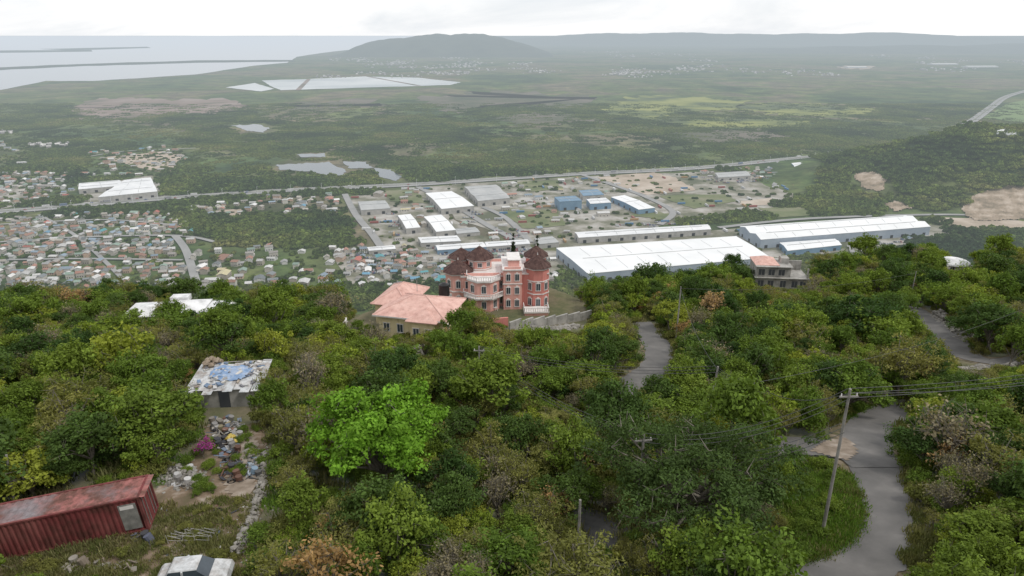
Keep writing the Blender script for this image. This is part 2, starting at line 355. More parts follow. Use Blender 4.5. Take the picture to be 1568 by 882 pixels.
# plain roads
ROADS=[("highway",[(-200,335),(0,325),(120,316),(250,305),(450,292),(640,283),(870,268),(1000,262),(1090,256),(1200,245),(1280,237),(1340,228),(1400,216),(1455,203),(1490,185),(1520,163),(1545,147),(1600,132)],28),
 ("estate_road",[(893,269),(950,288),(990,303),(1030,325),(1010,345)],10),("estate_road",[(640,287),(700,318),(745,345),(800,375),(830,400)],10),("estate_road",[(740,318),(775,335),(812,372)],9),
 ("estate_road",[(528,298),(545,330),(570,360),(592,392)],10),("town_street",[(268,362),(285,385),(300,432)],9),("town_street",[(0,372),(110,365),(268,362),(330,372)],6),
 ("town_street",[(0,345),(90,340),(170,338),(260,345)],5),("town_street",[(60,330),(120,365),(190,430)],5),("access_road",[(1100,350),(1240,336),(1450,330),(1560,336)],9),("access_road",[(1300,378),(1310,395),(1322,410)],6),
 ("town_street",[(0,400),(130,398),(280,400)],5),("estate_road",[(1190,248),(1200,262),(1185,285)],8),("town_street",[(140,240),(200,232),(300,228)],6)]
def ribbon(name,pts,w,mat,zf,parent=None,n=8,off=0,jit=0,K=5):
    pts=[np.array(p[:2],float) for p in pts]
    out=[]
    for i in range(len(pts)-1):
        p0=pts[max(i-1,0)];p1=pts[i];p2=pts[i+1];p3=pts[min(i+2,len(pts)-1)]
        for q in range(n):
            t=q/n; out.append(.5*((2*p1)+(-p0+p2)*t+(2*p0-5*p1+4*p2-p3)*t*t+(-p0+3*p1-3*p2+p3)*t**3))
    out.append(pts[-1]); out=np.array(out)
    T=np.gradient(out,axis=0); T/=np.linalg.norm(T,axis=1)[:,None]+1e-9; Nn=np.stack([-T[:,1],T[:,0]],1)
    mb=MB(); vs=[]
    for i in range(len(out)):
        jl=random.uniform(-jit,jit); jr=random.uniform(-jit,jit)
        for k in range(K):
            s=-1+2*k/(K-1); ww=w/2*s+(jl if k==0 else jr if k==K-1 else 0)
            q=out[i]+Nn[i]*(ww+off); vs.append((q[0],q[1],zf(q[0],q[1])))
    fs=[(i*K+k,i*K+k+1,(i+1)*K+k+1,(i+1)*K+k) for i in range(len(out)-1) for k in range(K-1)]
    mb.add(vs,fs); return mb.obj(name,mat,parent,smooth=True),out
roadpoly=[]
for i,(nm,px,w) in enumerate(ROADS):
    pts=[P(u,v) for u,v in px]
    _,o=ribbon(nm,pts,w,m_road,lambda x,y,i=i:1.3+.05*i)
    roadpoly.append((o,w))
hp=[P(u,v) for u,v in ROADS[0][1]]
ribbon('highway_median',hp,1.8,m_gl,lambda x,y:2.2)
for o_ in (-12,12): ribbon('highway_edge_line',hp,.35,m_white,lambda x,y:2.15,off=o_)
# quarry faces draped on the wooded hill
CUTS=[[(1308,270),(1318,263),(1340,264),(1358,276),(1350,294),(1326,290)],[(1470,322),(1484,304),(1500,296),(1545,283),(1600,290),(1600,332),(1540,338),(1490,338)],[(1350,312),(1385,308),(1400,318),(1370,324)]]
for poly in CUTS:
    us=[p[0] for p in poly]; vs_=[p[1] for p in poly]; du,dv=2.0,1.4
    gu=np.arange(min(us),max(us)+du,du); gv=np.arange(min(vs_),max(vs_)+dv,dv); UU,VV=np.meshgrid(gu,gv)
    ins=pip(UU+random.uniform(0,1),VV,dens(poly,4,1.8))
    pt=np.array([G(u,v,600,8,3000)+(0,0,1.6+random.uniform(-1,1)) for u,v in zip(UU.ravel(),VV.ravel())]); I=np.arange(UU.size).reshape(UU.shape)
    fs=[(I[a+1,b],I[a+1,b+1],I[a,b+1],I[a,b]) for a in range(UU.shape[0]-1) for b in range(UU.shape[1]-1) if ins[a,b]]
    npmesh('quarry_cut_face',pt,np.array(fs),m_cut)
# ------------------------------------------------------------------ warehouses
def warehouse(name,q,h,rise,nr,roof,wall,flip=False,doors=0,band=None):
    c=[P(u,v,h) for u,v in q]
    if flip: c=[c[1],c[2],c[3],c[0]]
    A,B,C,D=c; mid=sum(c)/4; E=bpy.data.objects.new(name,None); COL.objects.link(E); E.location=(mid[0],mid[1],0)
    A,B,C,D=[p-np.array([mid[0],mid[1],0]) for p in c]
    n=2*nr; L=[];R=[]
    for i in range(n+1):
        t=i/n; z=h+(rise if i%2 else 0)
        l=A+(D-A)*t; r=B+(C-B)*t; l[2]=z; r[2]=z; L.append(l); R.append(r)
    rf=MB(); rf.add(L+R,[(i,n+1+i,n+2+i,i+1) for i in range(n)]); rf.obj('roof',roof,E)
    wl=MB()
    def dn(p,z=-.5): return np.array([p[0],p[1],z])
    wl.add([A,B,dn(B),dn(A)],[(0,3,2,1)]); wl.add([C,D,dn(D),dn(C)],[(0,3,2,1)])
    for S_ in (L,R):
        for i in range(n): wl.add([S_[i],S_[i+1],dn(S_[i+1]),dn(S_[i])],[(0,1,2,3)])
    wl.obj('walls',wall,E)
    eb=MB()
    for a,b in ((A,B),(C,D)): eb.beam(a+(0,0,.1),b+(0,0,.1),.45)
    eb.obj('eaves_gutter',roof,E)
    rv=MB()
    for i in range(1,n,2): rv.beam(L[i]+(R[i]-L[i])*.06+(0,0,.2),R[i]+(L[i]-R[i])*.06+(0,0,.2),.35)
    ln0=np.linalg.norm(B-A); kk=max(2,int(ln0/24))
    for i in range(n):
        for j in range(1,kk):
            t=j/kk; a=L[i]+(R[i]-L[i])*t; b=L[i+1]+(R[i+1]-L[i+1])*t; a1=a+(b-a)*.15; b1=a+(b-a)*.85; e=(B-A)/ln0*.3
            rv.add([a1-e+(0,0,.12),a1+e+(0,0,.12),b1+e+(0,0,.12),b1-e+(0,0,.12)],[(0,1,2,3)])
    rv.obj('ridge_vent_and_rooflights',m_grey,E)
    dr=MB()
    for a,b in ((A,B),(D,A),(B,C)):
        e=b-a; e[2]=0; ln=np.linalg.norm(e); e=e/ln; nn=np.array([e[1],-e[0],0]); k=max(1,int(ln/16))
        for i in range(k):
            o=a+e*((i+.5)*ln/k)+nn*.15; hh=min(h*.55,4.5)
            dr.add([o-e*2.2+(0,0,-o[2]+.2),o+e*2.2+(0,0,-o[2]+.2),o+e*2.2+(0,0,-o[2]+hh),o-e*2.2+(0,0,-o[2]+hh)],[(0,1,2,3)])
    dr.obj('loading_doors',m_dark,E)
    return E
WH=[("white_warehouse",[(900,419),(1180,394),(1128,362),(852,380)],11,1.0,1,m_whiter,m_bwall),
("long_warehouse",[(1165,367),(1425,347),(1388,330),(1133,347)],12,3.5,2,m_whiter,m_bwall),
("white_warehouse",[(1206,384),(1289,375),(1279,366),(1194,372)],7,1.5,1,m_whiter,m_blue),
("long_warehouse",[(886,364),(1089,351),(1084,344),(880,356)],8,1.5,1,m_white,m_cwall),
("white_warehouse",[(676,320),(726,315),(692,293),(652,296)],9,2,1,m_whiter,m_cwall),
("grey_warehouse",[(732,308),(781,303),(760,283),(711,286)],9,2,2,m_grey,m_cwall),
("grey_warehouse",[(553,322),(598,319),(590,307),(548,309)],8,1.5,1,m_grey,m_cwall),
("white_warehouse",[(668,355),(698,352),(676,329),(649,332)],8,2,1,m_whiter,m_cwall),
("white_warehouse",[(622,350),(644,348),(629,328),(609,330)],8,1.5,1,m_whiter,m_cwall),
("white_warehouse",[(978,321),(1003,318),(957,299),(936,302)],8,1.5,1,m_whiter,m_blue),
("blue_office_building",[(857,309),(891,307),(881,300),(849,302)],14,.5,1,m_blue,m_blue),
("blue_office_building",[(904,312),(936,310),(928,303),(898,305)],10,.5,1,m_white,m_blue),
("blue_roof_shed",[(893,300),(925,298),(915,290),(886,292)],8,1,1,m_blue,m_cwall),
("white_shed",[(645,372),(706,369),(700,361),(640,364)],6,1,1,m_white,m_cwall),
("white_shed",[(670,383),(745,378),(740,371),(667,376)],6,1,1,m_white,m_blue),
("white_shed",[(745,378),(812,373),(808,367),(742,371)],6,1,1,m_white,m_cwall),
("white_shed",[(565,384),(606,381),(604,376),(562,379)],5,1,1,m_white,m_cwall),
("factory_building",[(150,302),(241,293),(231,272),(190,276)],10,1.5,2,m_white,m_cwall),
("factory_building",[(120,290),(190,284),(183,276),(121,281)],8,1.5,2,m_white,m_cwall),
("white_shed",[(1100,272),(1150,269),(1143,262),(1095,265)],6,1,1,m_grey,m_cwall),
("white_shed",[(1217,256),(1256,252),(1250,246),(1212,250)],7,1,1,m_white,m_blue),
("white_shed",[(700,358),(735,355),(728,348),(695,351)],5,1,1,m_grey,m_cwall),
("grey_warehouse",[(826,374),(856,371),(846,362),(818,365)],6,1,1,m_grey,m_cwall)]
wpolys=[]
for w in WH:
    warehouse(*w); q=w[1]; wpolys.append([(q[0][0]-6,q[0][1]+16),(q[1][0]+6,q[1][1]+16),(q[2][0]+6,q[2][1]-2),(q[3][0]-6,q[3][1]-2)])
db=MB(); 
for i in range(6):
    a=i/6*math.pi/2; b=(i+1)/6*math.pi/2
    db.cone(0,0,19*math.cos(a),8*math.sin(a),8*(math.sin(b)-math.sin(a)),18,max(.1,19*math.cos(b)),0)
dp=G(1541,205,600,8,3500); db.obj('white_storage_dome',m_whiter,loc=(dp[0],dp[1],dp[2]))
# ------------------------------------------------------------------ town houses (one mesh) + cars
m_town=Mattr('town_roofs_and_walls'); m_cars=Mattr('car_paint_mixed',rough=.4)
ROOFC=[(.38,.38,.38),(.5,.5,.49),(.62,.62,.61),(.30,.28,.26),(.32,.18,.13),(.38,.2,.15),(.45,.42,.37),(.2,.22,.23),(.25,.32,.39),(.40,.38,.35),(.25,.34,.28),(.72,.72,.71)]
HOTC=[(.15,.32,.45),(.42,.14,.11),(.12,.38,.42),(.72,.72,.72),(.5,.45,.28)]
def house(mb,x,y,z,w,d,h,rise,a,rc,wc):
    ca,sa=math.cos(a),math.sin(a)
    def T(px,py,pz): return (x+ca*px-sa*py,y+sa*px+ca*py,z+pz)
    w/=2;d/=2
    b=[T(-w,-d,0),T(w,-d,0),T(w,d,0),T(-w,d,0),T(-w,-d,h),T(w,-d,h),T(w,d,h),T(-w,d,h),T(-w,0,h+rise),T(w,0,h+rise)]
    mb.add(b,[(0,1,5,4),(1,2,6,9,5),(2,3,7,6),(3,0,4,8,7)],wc)
    o=.5
    r=[T(-w-o,-d-o,h-.1),T(w+o,-d-o,h-.1),T(w+o,0,h+rise+.15),T(-w-o,0,h+rise+.15),T(w+o,d+o,h-.1),T(-w-o,d+o,h-.1)]
    mb.add(r,[(0,1,2,3),(3,2,4,5)],rc)
    if w>3.2 and d<20:
        for fx in (-.6,0,.6): mb.add([T(w*fx-.6,-d-.05,.9),T(w*fx+.6,-d-.05,.9),T(w*fx+.6,-d-.05,2.2),T(w*fx-.6,-d-.05,2.2)],[(0,1,2,3)],(.04,.04,.045))
GREEN=[[(300,335),(430,335),(545,332),(572,372),(500,378),(400,372),(310,372)]]
TOWN=[([(-60,338),(255,325),(300,345),(292,380),(320,440),(-60,450)],12.0,.88),([(300,375),(400,374),(480,385),(540,400),(540,445),(310,442)],16,.6),
 ([(270,320),(420,302),(528,297),(540,328),(430,330),(300,330)],17,.68),([(500,380),(650,376),(850,395),(860,440),(540,442)],12,.8),
 ([(-60,262),(100,266),(120,285),(110,305),(-60,315)],16,.7),([(140,232),(270,225),(290,245),(250,270),(120,275)],24,.35),
 ([(560,300),(880,275),(990,318),(830,374),(600,376)],22,.38),([(1060,264),(1180,257),(1200,272),(1100,280)],15,.7),([(-60,215),(40,218),(40,250),(-60,255)],32,.25),
 ([(1255,372),(1390,358),(1400,385),(1300,395)],20,.25)]
tb=MB(); hs=[]
ta=math.radians(8)
for poly,sp,pr in TOWN:
    w=[P(u,v) for u,v in poly]; x0=min(p[0] for p in w);x1=max(p[0] for p in w);y0=min(p[1] for p in w);y1=max(p[1] for p in w)
    gx,gy=np.meshgrid(np.arange(x0-100,x1+100,sp),np.arange(y0-100,y1+100,sp*1.15))
    gx=gx.ravel()+rng.uniform(-.38,.38,gx.size)*sp; gy=gy.ravel()+rng.uniform(-.38,.38,gy.size)*sp
    cx,cy=(x0+x1)/2,(y0+y1)/2; rx=cx+(gx-cx)*math.cos(ta)-(gy-cy)*math.sin(ta); ry=cy+(gx-cx)*math.sin(ta)+(gy-cy)*math.cos(ta)
    U,V=proj(rx,ry,0*rx); k=pip(U,V,poly)&(rng.random(U.size)<pr)&~inany(U,V,wpolys+GREEN); rx,ry=rx[k],ry[k]; k=np.ones(rx.size,bool)
    for o,wd in roadpoly:
        d=np.min(np.hypot(rx[:,None]-o[None,:,0],ry[:,None]-o[None,:,1]),1)
        k&=d>wd/2+sp*.38
    for x,y in zip(rx[k],ry[k]):
        hot=(poly[0][0]==500 and random.random()<.22) or random.random()<.04
        rc=random.choice(HOTC if hot else ROOFC); f=random.uniform(.75,1.15); rc=tuple(min(.85,c*f) for c in rc)
        wc=random.choice([(.5,.47,.42),(.6,.58,.52),(.4,.36,.3),(.55,.4,.3),(.62,.62,.6)])
        big=random.random()<.1
        s_=sp/17.0; W0=random.uniform(6,11.5)*s_**.5*(1.5 if big else 1); D0=random.uniform(5,8.5)*s_**.5*(1.4 if big else 1); aa=ta+random.choice([0,math.pi/2])+random.uniform(-.3,.3)
        house(tb,x,y,0,W0,D0,random.choice([3,3.2,3.4,5.6]),random.uniform(.6,1.8),aa,rc,wc)
        if random.random()<.4: house(tb,x+W0*.45*math.cos(aa+.9),y+W0*.45*math.sin(aa+.9),0,W0*.5,D0*.6,2.6,.5,aa,random.choice(ROOFC),wc)
        hs.append((x,y))
tb.obj('town_houses',m_town)
hs=np.array(hs)
fb=MB()
for (u0,u1,v0,v1,n) in [(500,740,88,118,300),(700,860,97,118,150),(940,1090,100,120,200),(1100,1280,105,122,80),(560,1100,74,90,120),(1410,1530,97,110,40),(1280,1568,80,100,50),(930,1560,84,98,80),(0,100,190,235,30)]:
    cl=[(random.uniform(u0,u1),random.uniform(v0,v1)) for _ in range(max(3,n//16))]
    for _ in range(n):
        c=random.choice(cl); u=c[0]+random.gauss(0,12); v=min(max(c[1]+random.gauss(0,1.3),72),240); p=P(u,v); g=random.uniform(.25,.75); s_=max(.6,min(1.5,p[1]/5200.))
        house(fb,p[0],p[1],0,random.uniform(9,20)*s_,random.uniform(7,12)*s_,random.uniform(4,6)*s_**.5,2,random.uniform(0,3),(g,g*.98,g*.95),(g*.8,g*.76,g*.72))
for (u,v,w_,d_) in [(1443,99,230,90),(1500,103,260,80),(1310,104,160,60)]:
    p=P(u,v); house(fb,p[0],p[1],0,w_,d_,8,4,.1,(.82,.82,.82),(.6,.6,.6))
fb.obj('distant_town_houses',m_town)
cb=MB()
def car_small(mb,x,y,a,col,z=.9):
    ca,sa=math.cos(a),math.sin(a)
    def T(px,py,pz): return (x+ca*px-sa*py,y+sa*px+ca*py,z+pz)
    for (x0,x1,x2,x3,z0,z1,w0,w1,c) in ((-2.2,-2.2,2.2,2.1,.3,.95,.88,.85,col),(-1.5,-1.1,1.1,.5,.95,1.5,.8,.65,(.06,.07,.08))):
        mb.add([T(x0,-w0,z0),T(x2,-w0,z0),T(x2,w0,z0),T(x0,w0,z0),T(x1,-w1,z1),T(x3,-w1,z1),T(x3,w1,z1),T(x1,w1,z1)],[(4,5,6,7),(0,1,5,4),(1,2,6,5),(2,3,7,6),(3,0,4,7)],c)
    mb.add([T(-1.05,-.62,1.52),T(.5,-.62,1.52),T(.5,.62,1.52),T(-1.05,.62,1.52)],[(0,1,2,3)],col)
CARC=[(.75,.75,.75),(.6,.6,.62),(.1,.1,.11),(.4,.08,.07),(.08,.13,.3),(.35,.36,.38),(.7,.7,.68)]
for poly,n in [([(510,390),(600,385),(650,400),(560,425)],170),([(645,378),(820,382),(835,400),(700,405)],220),([(735,345),(790,350),(800,368),(760,368)],40),([(1290,380),(1380,365),(1390,378),(1320,392)],50),([(690,322),(730,320),(750,340),(715,345)],40),([(1070,272),(1170,266),(1180,276),(1100,283)],90),([(940,345),(1080,335),(1090,341),(950,352)],50),([(560,325),(600,322),(625,360),(590,368)],60)]:
    w=[P(u,v) for u,v in poly]; k=0
    while k<n:
        a=random.random(); b=random.random(); q=(w[0]*(1-a)+w[1]*a)*(1-b)+(w[3]*(1-a)+w[2]*a)*b
        for j in range(random.randint(1,5)):
            car_small(cb,q[0]+j*2.6,q[1]+random.uniform(-.3,.3),math.pi/2+ta,random.choice(CARC)); k+=1
for _ in range(170):
    u=random.uniform(540,1250); v=random.uniform(270,372); p=P(u,v)
    if not inany(np.array([u]),np.array([v]),YARDS[:4])[0] or inany(np.array([u]),np.array([v]),wpolys)[0]: continue
    cb.obox((p[0],p[1],2.2),12,2.4,2.6,ta+random.choice([0,1.57]),random.choice([(.3,.08,.06),(.08,.2,.35),(.5,.5,.5),(.4,.25,.1),(.7,.7,.7)]))
TRK=[(.6,.6,.6),(.7,.7,.7),(.3,.3,.32),(.15,.2,.3)]
for _ in range(80):
    o=roadpoly[0][0]; i=random.randint(10,len(o)-24); t=random.random(); q=o[i]*(1-t)+o[i+1]*t; d=o[i+1]-o[i]; d=d/np.linalg.norm(d); s_=random.choice([-8,-4.5,4.5,8]); xq,yq=q[0]-d[1]*s_,q[1]+d[0]*s_
    if random.random()<.15: cb.obox((xq,yq,4.0),10,2.4,3.0,math.atan2(d[1],d[0]),random.choice(TRK))
    else: car_small(cb,xq,yq,math.atan2(d[1],d[0]),random.choice(CARC),2.2)
cb.obj('parked_cars_and_containers',m_cars)
pb=MB()
o=roadpoly[0][0]
for i in range(8,len(o)-40,2):
    q=o[i]; pb.beam((q[0],q[1]-16,0),(q[0],q[1]-16,13),.28,.18,5); pb.beam((q[0],q[1]-16,12.8),(q[0],q[1]-12,13.2),.15,n=4)
pb.obj('highway_lamp_posts',m_white)
# ------------------------------------------------------------------ distant hills
def ridge(name,prof,y,depth,mat):
    us=np.array([p[0] for p in prof],float); vs=np.array([p[1] for p in prof],float)
    NU=300; uu=np.linspace(us[0],us[-1],NU); vt=np.interp(uu,us,vs); ker=np.hanning(15); ker/=ker.sum(); vt=np.convolve(np.pad(vt,7,'edge'),ker,'valid')
    K=22; v=[]
    for j in range(K):
        s=j/(K-1); yy=y+(s-.5)*depth; prf=math.sin(math.pi*s)**1.1
        for i,u in enumerate(uu):
            x=(u-784)/FP*y*1.0/(ray(784,52)[1]); hgt=max(0,Hat(vt[i],y))
            nn=1+(1-prf)*(.35*math.sin(u/13+s*11)+.2*math.sin(u/6.1-s*17)) +.012*math.sin(u/5.3+1)+.008*math.sin(u/2.3)
            v.append((x,yy,hgt*prf*nn-4))
    v=np.array(v); I=np.arange(K*NU).reshape(K,NU)
    f=np.stack([I[:-1,:-1].ravel(),I[:-1,1:].ravel(),I[1:,1:].ravel(),I[1:,:-1].ravel()],1)
    npmesh(name,v,f,mat,smooth=True)
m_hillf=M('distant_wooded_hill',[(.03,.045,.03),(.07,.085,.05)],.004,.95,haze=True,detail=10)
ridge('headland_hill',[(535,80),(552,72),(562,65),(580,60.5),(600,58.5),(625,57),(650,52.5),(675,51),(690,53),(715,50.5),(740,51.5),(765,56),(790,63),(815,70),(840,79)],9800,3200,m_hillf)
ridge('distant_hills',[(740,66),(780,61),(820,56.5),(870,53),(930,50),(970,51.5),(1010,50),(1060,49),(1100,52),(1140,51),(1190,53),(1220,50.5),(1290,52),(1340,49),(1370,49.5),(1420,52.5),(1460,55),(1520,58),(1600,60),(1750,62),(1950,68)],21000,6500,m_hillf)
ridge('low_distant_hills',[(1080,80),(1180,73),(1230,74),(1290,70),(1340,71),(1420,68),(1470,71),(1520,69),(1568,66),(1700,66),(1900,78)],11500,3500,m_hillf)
# ------------------------------------------------------------------ vegetation prototypes
def leaves(cent,nrm,size,rs,asp=.62):
    n=len(cent); t=rs.normal(size=(n,3)); t-=nrm*np.sum(t*nrm,1)[:,None]; t/=np.linalg.norm(t,axis=1)[:,None]+1e-9
    b=np.cross(nrm,t); s=size[:,None]
    v=np.stack([cent+t*s*.5,cent+b*s*.5*asp,cent-t*s*.5,cent-b*s*.5*asp],1).reshape(-1,3)
    return v,np.arange(4*n).reshape(n,4)
def tubes(segs,n=5):
    V=[];F=[];o=0
    for p,q,r,r2 in segs:
        p=np.array(p,float);q=np.array(q,float);d=q-p;L=np.linalg.norm(d)
        if L<1e-4: continue
        d/=L; a=np.cross(d,[0,0,1.]) if abs(d[2])<.9 else np.cross(d,[1.,0,0]); a/=np.linalg.norm(a); b=np.cross(d,a)
        th=np.arange(n)*2*np.pi/n; c=np.outer(np.cos(th),a)+np.outer(np.sin(th),b)
        V+=[p+c*r,q+c*r2]; 
        for i in range(n): F.append((o+i,o+n+i,o+n+(i+1)%n,o+(i+1)%n))
        o+=2*n
    return np.concatenate(V),np.array(F)
def unit(rs,n):
    d=rs.normal(size=(n,3)); return d/np.linalg.norm(d,axis=1)[:,None]
def tree(name,Ht,R,cb,ncl,nl,ls,lm,seed,cr=1.0,flat=.75,top=.25,link=False,limbs=14,tr=.18,asp=.62,shell=.5,cone=False,tintv=.25):
    rs=np.random.default_rng(seed)
    cz=(cb+Ht)/2; hz=(Ht-cb)/2
    d=unit(rs,ncl); d[:,2]=np.where(d[:,2]<-top,-d[:,2],d[:,2])
    rad=rs.uniform(.35,1,ncl)**.6; lob=1+.22*np.sin(np.arctan2(d[:,1],d[:,0])*3+seed)+.12*np.sin(np.arctan2(d[:,1],d[:,0])*5+seed*2)+rs.normal(0,.09,ncl)
    c=d*rad[:,None]*lob[:,None]*np.array([max(.1,R-cr*.6),max(.1,R-cr*.6),max(.1,hz-cr*.35)])+np.array([0,0,cz])
    if cone: 
        k=np.clip(1.15-(c[:,2]-cb)/(Ht-cb),.08,1); c[:,:2]*=k[:,None]
    seg=[((0,0,-.6),(rs.normal(0,.15),rs.normal(0,.15),cb+.2*hz),tr,tr*.7)]
    tp=seg[0][1]
    idx=rs.permutation(ncl)[:limbs]
    for i in idx:
        m=(np.array(tp)+c[i])/2+rs.normal(0,.2*R/3,3)+np.array([0,0,.1*hz]); seg.append((tp,m,tr*.5,tr*.28)); seg.append((m,c[i],tr*.28,tr*.08))
        for _ in range(3):
            e=c[i]+unit(rs,1)[0]*cr*1.15; seg.append((c[i],e,tr*.12,tr*.03))
    tv,tf=tubes(seg)
    C=[];N=[];Sz=[];T=[]
    for i in range(ncl):
        r=cr*rs.uniform(.5,1.3); dd=unit(rs,nl); q=rs.uniform(shell,1.05,nl)+np.maximum(0,rs.normal(0,.12,nl)); st=np.array([rs.uniform(.8,1.3),rs.uniform(.8,1.3),flat*rs.uniform(.7,1.2)])
        C.append(c[i]+dd*q[:,None]*r*st); nn=dd*.6+unit(rs,nl)*.65+np.array([0,0,.4]); N.append(nn/np.linalg.norm(nn,axis=1)[:,None])
        Sz.append(ls*rs.uniform(.5,1.3,nl)); T.append(rs.uniform(1-tintv,1+tintv)*rs.uniform(.75,1.25,nl))
    C=np.concatenate(C);N=np.concatenate(N);Sz=np.concatenate(Sz);T=np.concatenate(T)
    lv,lf=leaves(C,N,Sz,rs,asp)
    v=np.concatenate([tv,lv]); f=np.concatenate([tf,lf+len(tv)]); tint=np.concatenate([np.ones(len(tf)),T])
    ob=npmesh(name,v,f,[m_bark,lm],tint,link); mi=np.concatenate([np.zeros(len(tf),np.int32),np.ones(len(lf),np.int32)])
    ob.data.polygons.foreach_set('material_index',mi); return ob
L_mid=leafmat('leaves_mid_green',(.095,.155,.024),(.165,.225,.034))
L_dark=leafmat('leaves_dark_green',(.05,.095,.024),(.085,.135,.03))
L_olive=leafmat('leaves_olive',(.15,.165,.042),(.225,.22,.065))
L_yel=leafmat('leaves_yellow_green',(.18,.25,.03),(.27,.30,.045))
L_dry=leafmat('leaves_dry_orange',(.29,.18,.07),(.38,.26,.14))
L_grey=leafmat('leaves_sparse_grey',(.19,.175,.10),(.27,.23,.15))
L_bright=leafmat('leaves_bright_green',(.155,.30,.03),(.18,.34,.034),trans=.3)
L_shade=leafmat('leaves_shade_tree',(.065,.105,.03),(.07,.115,.03))
L_cyp=leafmat('leaves_cypress',(.02,.035,.015),(.03,.05,.018))
L_pl=leafmat('leaves_plain_woodland',[(.035,.065,.024),(.07,.11,.03),(.12,.16,.04),(.18,.185,.07)],None,haze=True,world=.0045)
L_grass=leafmat('grass_blades',(.10,.19,.03),(.16,.25,.045))
L_weed=leafmat('weed_blades',(.13,.155,.05),(.24,.22,.11))
L_flow=leafmat('bougainvillea_flowers',(.36,.06,.28),(.42,.08,.31))
PR={}
def tr_(k,**a): PR[k]=tree('proto_'+k,**a)
tr_('mid1',Ht=6.5,R=3.1,cb=1.3,ncl=56,nl=85,ls=.30,lm=L_mid,seed=1,cr=.78)
tr_('mid2',Ht=5.2,R=2.7,cb=.8,ncl=48,nl=80,ls=.28,lm=L_mid,seed=2,cr=.70)
tr_('dark1',Ht=7.0,R=3.5,cb=1.5,ncl=64,nl=90,ls=.32,lm=L_dark,seed=3,cr=.85)
tr_('dark2',Ht=5.5,R=3.0,cb=1.0,ncl=54,nl=80,ls=.29,lm=L_dark,seed=4,cr=.75)
tr_('olive1',Ht=4.8,R=2.9,cb=.8,ncl=64,nl=46,ls=.25,lm=L_olive,seed=5,cr=.66,flat=.5,asp=.42,limbs=34)
tr_('olive2',Ht=3.9,R=2.3,cb=.5,ncl=48,nl=48,ls=.24,lm=L_olive,seed=6,cr=.6,flat=.55,asp=.42,limbs=28)
tr_('yel1',Ht=5.0,R=2.6,cb=.9,ncl=48,nl=60,ls=.27,lm=L_yel,seed=7,cr=.7,flat=.6)
tr_('yel2',Ht=3.0,R=1.9,cb=.3,ncl=34,nl=60,ls=.25,lm=L_yel,seed=8,cr=.55)
tr_('dry1',Ht=4.0,R=1.9,cb=.8,ncl=34,nl=34,ls=.24,lm=L_dry,seed=9,cr=.6,limbs=26,tr=.1)
tr_('grey1',Ht=4.6,R=2.3,cb=.8,ncl=46,nl=15,ls=.22,lm=L_grey,seed=10,cr=.75,limbs=44,tr=.17)
tr_('shrub1',Ht=2.2,R=1.7,cb=.1,ncl=30,nl=60,ls=.24,lm=L_mid,seed=11,cr=.55,tr=.06)
tr_('shrub2',Ht=1.9,R=1.6,cb=.1,ncl=30,nl=60,ls=.22,lm=L_olive,seed=12,cr=.5,tr=.06)
def palm(name,Ht,mat,seed):
    rs=np.random.default_rng(seed); T=[]
    tv,tf=tubes([((0,0,-.5),(.1,.05,Ht*.5),.16,.13),((.1,.05,Ht*.5),(.2,.15,Ht),.13,.1)]); lv=[];
    for i in range(18):
        a=rs.uniform(0,6.28); el=rs.uniform(-.2,1.1); L=rs.uniform(1.2,1.8); p=np.array([.2,.15,Ht]); d=np.array([math.cos(a)*math.cos(el),math.sin(a)*math.cos(el),math.sin(el)])
        for k in range(9):
            q=p+d*L/9; d=d+np.array([0,0,-.16]); d/=np.linalg.norm(d); s=np.cross(d,[0,0,1.]); s/=np.linalg.norm(s)+1e-6; w=.36*(1-k/10)
            for sg in (-1,1):
                e=s*sg*w+np.array([0,0,-.15*w]); lv+=[p,p+(q-p)*.4,p+(q-p)*.5+e+d*.15,p+e*.9+d*.1]; T.append(rs.uniform(.7,1.3))
            p=q
    lv=np.array(lv); lf=np.arange(len(lv)).reshape(-1,4)
    o=npmesh(name,np.concatenate([tv,lv]),np.concatenate([tf,lf+len(tv)]),[m_bark,mat],np.concatenate([np.ones(len(tf)),np.array(T)]),False)
    o.data.polygons.foreach_set('material_index',np.concatenate([np.zeros(len(tf),np.int32),np.ones(len(lf),np.int32)])); return o
PR['palm']=palm('proto_palm',3.4,L_olive,51)
def tuft(name,mat,n,r,h,seed):
    rs=np.random.default_rng(seed); a=rs.uniform(0,6.28,n); q=np.sqrt(rs.random(n))*r; c=np.stack([q*np.cos(a),q*np.sin(a),0*a],1)
    d=unit(rs,n)*.5; d[:,2]=1; hh=h*rs.uniform(.4,1.2,n)[:,None]; w=unit(rs,n)*.05; w[:,2]=0
    v=np.stack([c-w,c+w,c+d*hh+w*.2,c+d*hh-w*.2],1).reshape(-1,3)
    return npmesh(name,v,np.arange(4*n).reshape(n,4),mat,rs.uniform(.6,1.35,n),False)
PR['grass']=tuft('proto_grass',L_grass,160,.8,.30,1); PR['weed']=tuft('proto_weed',L_weed,150,.7,.33,2)
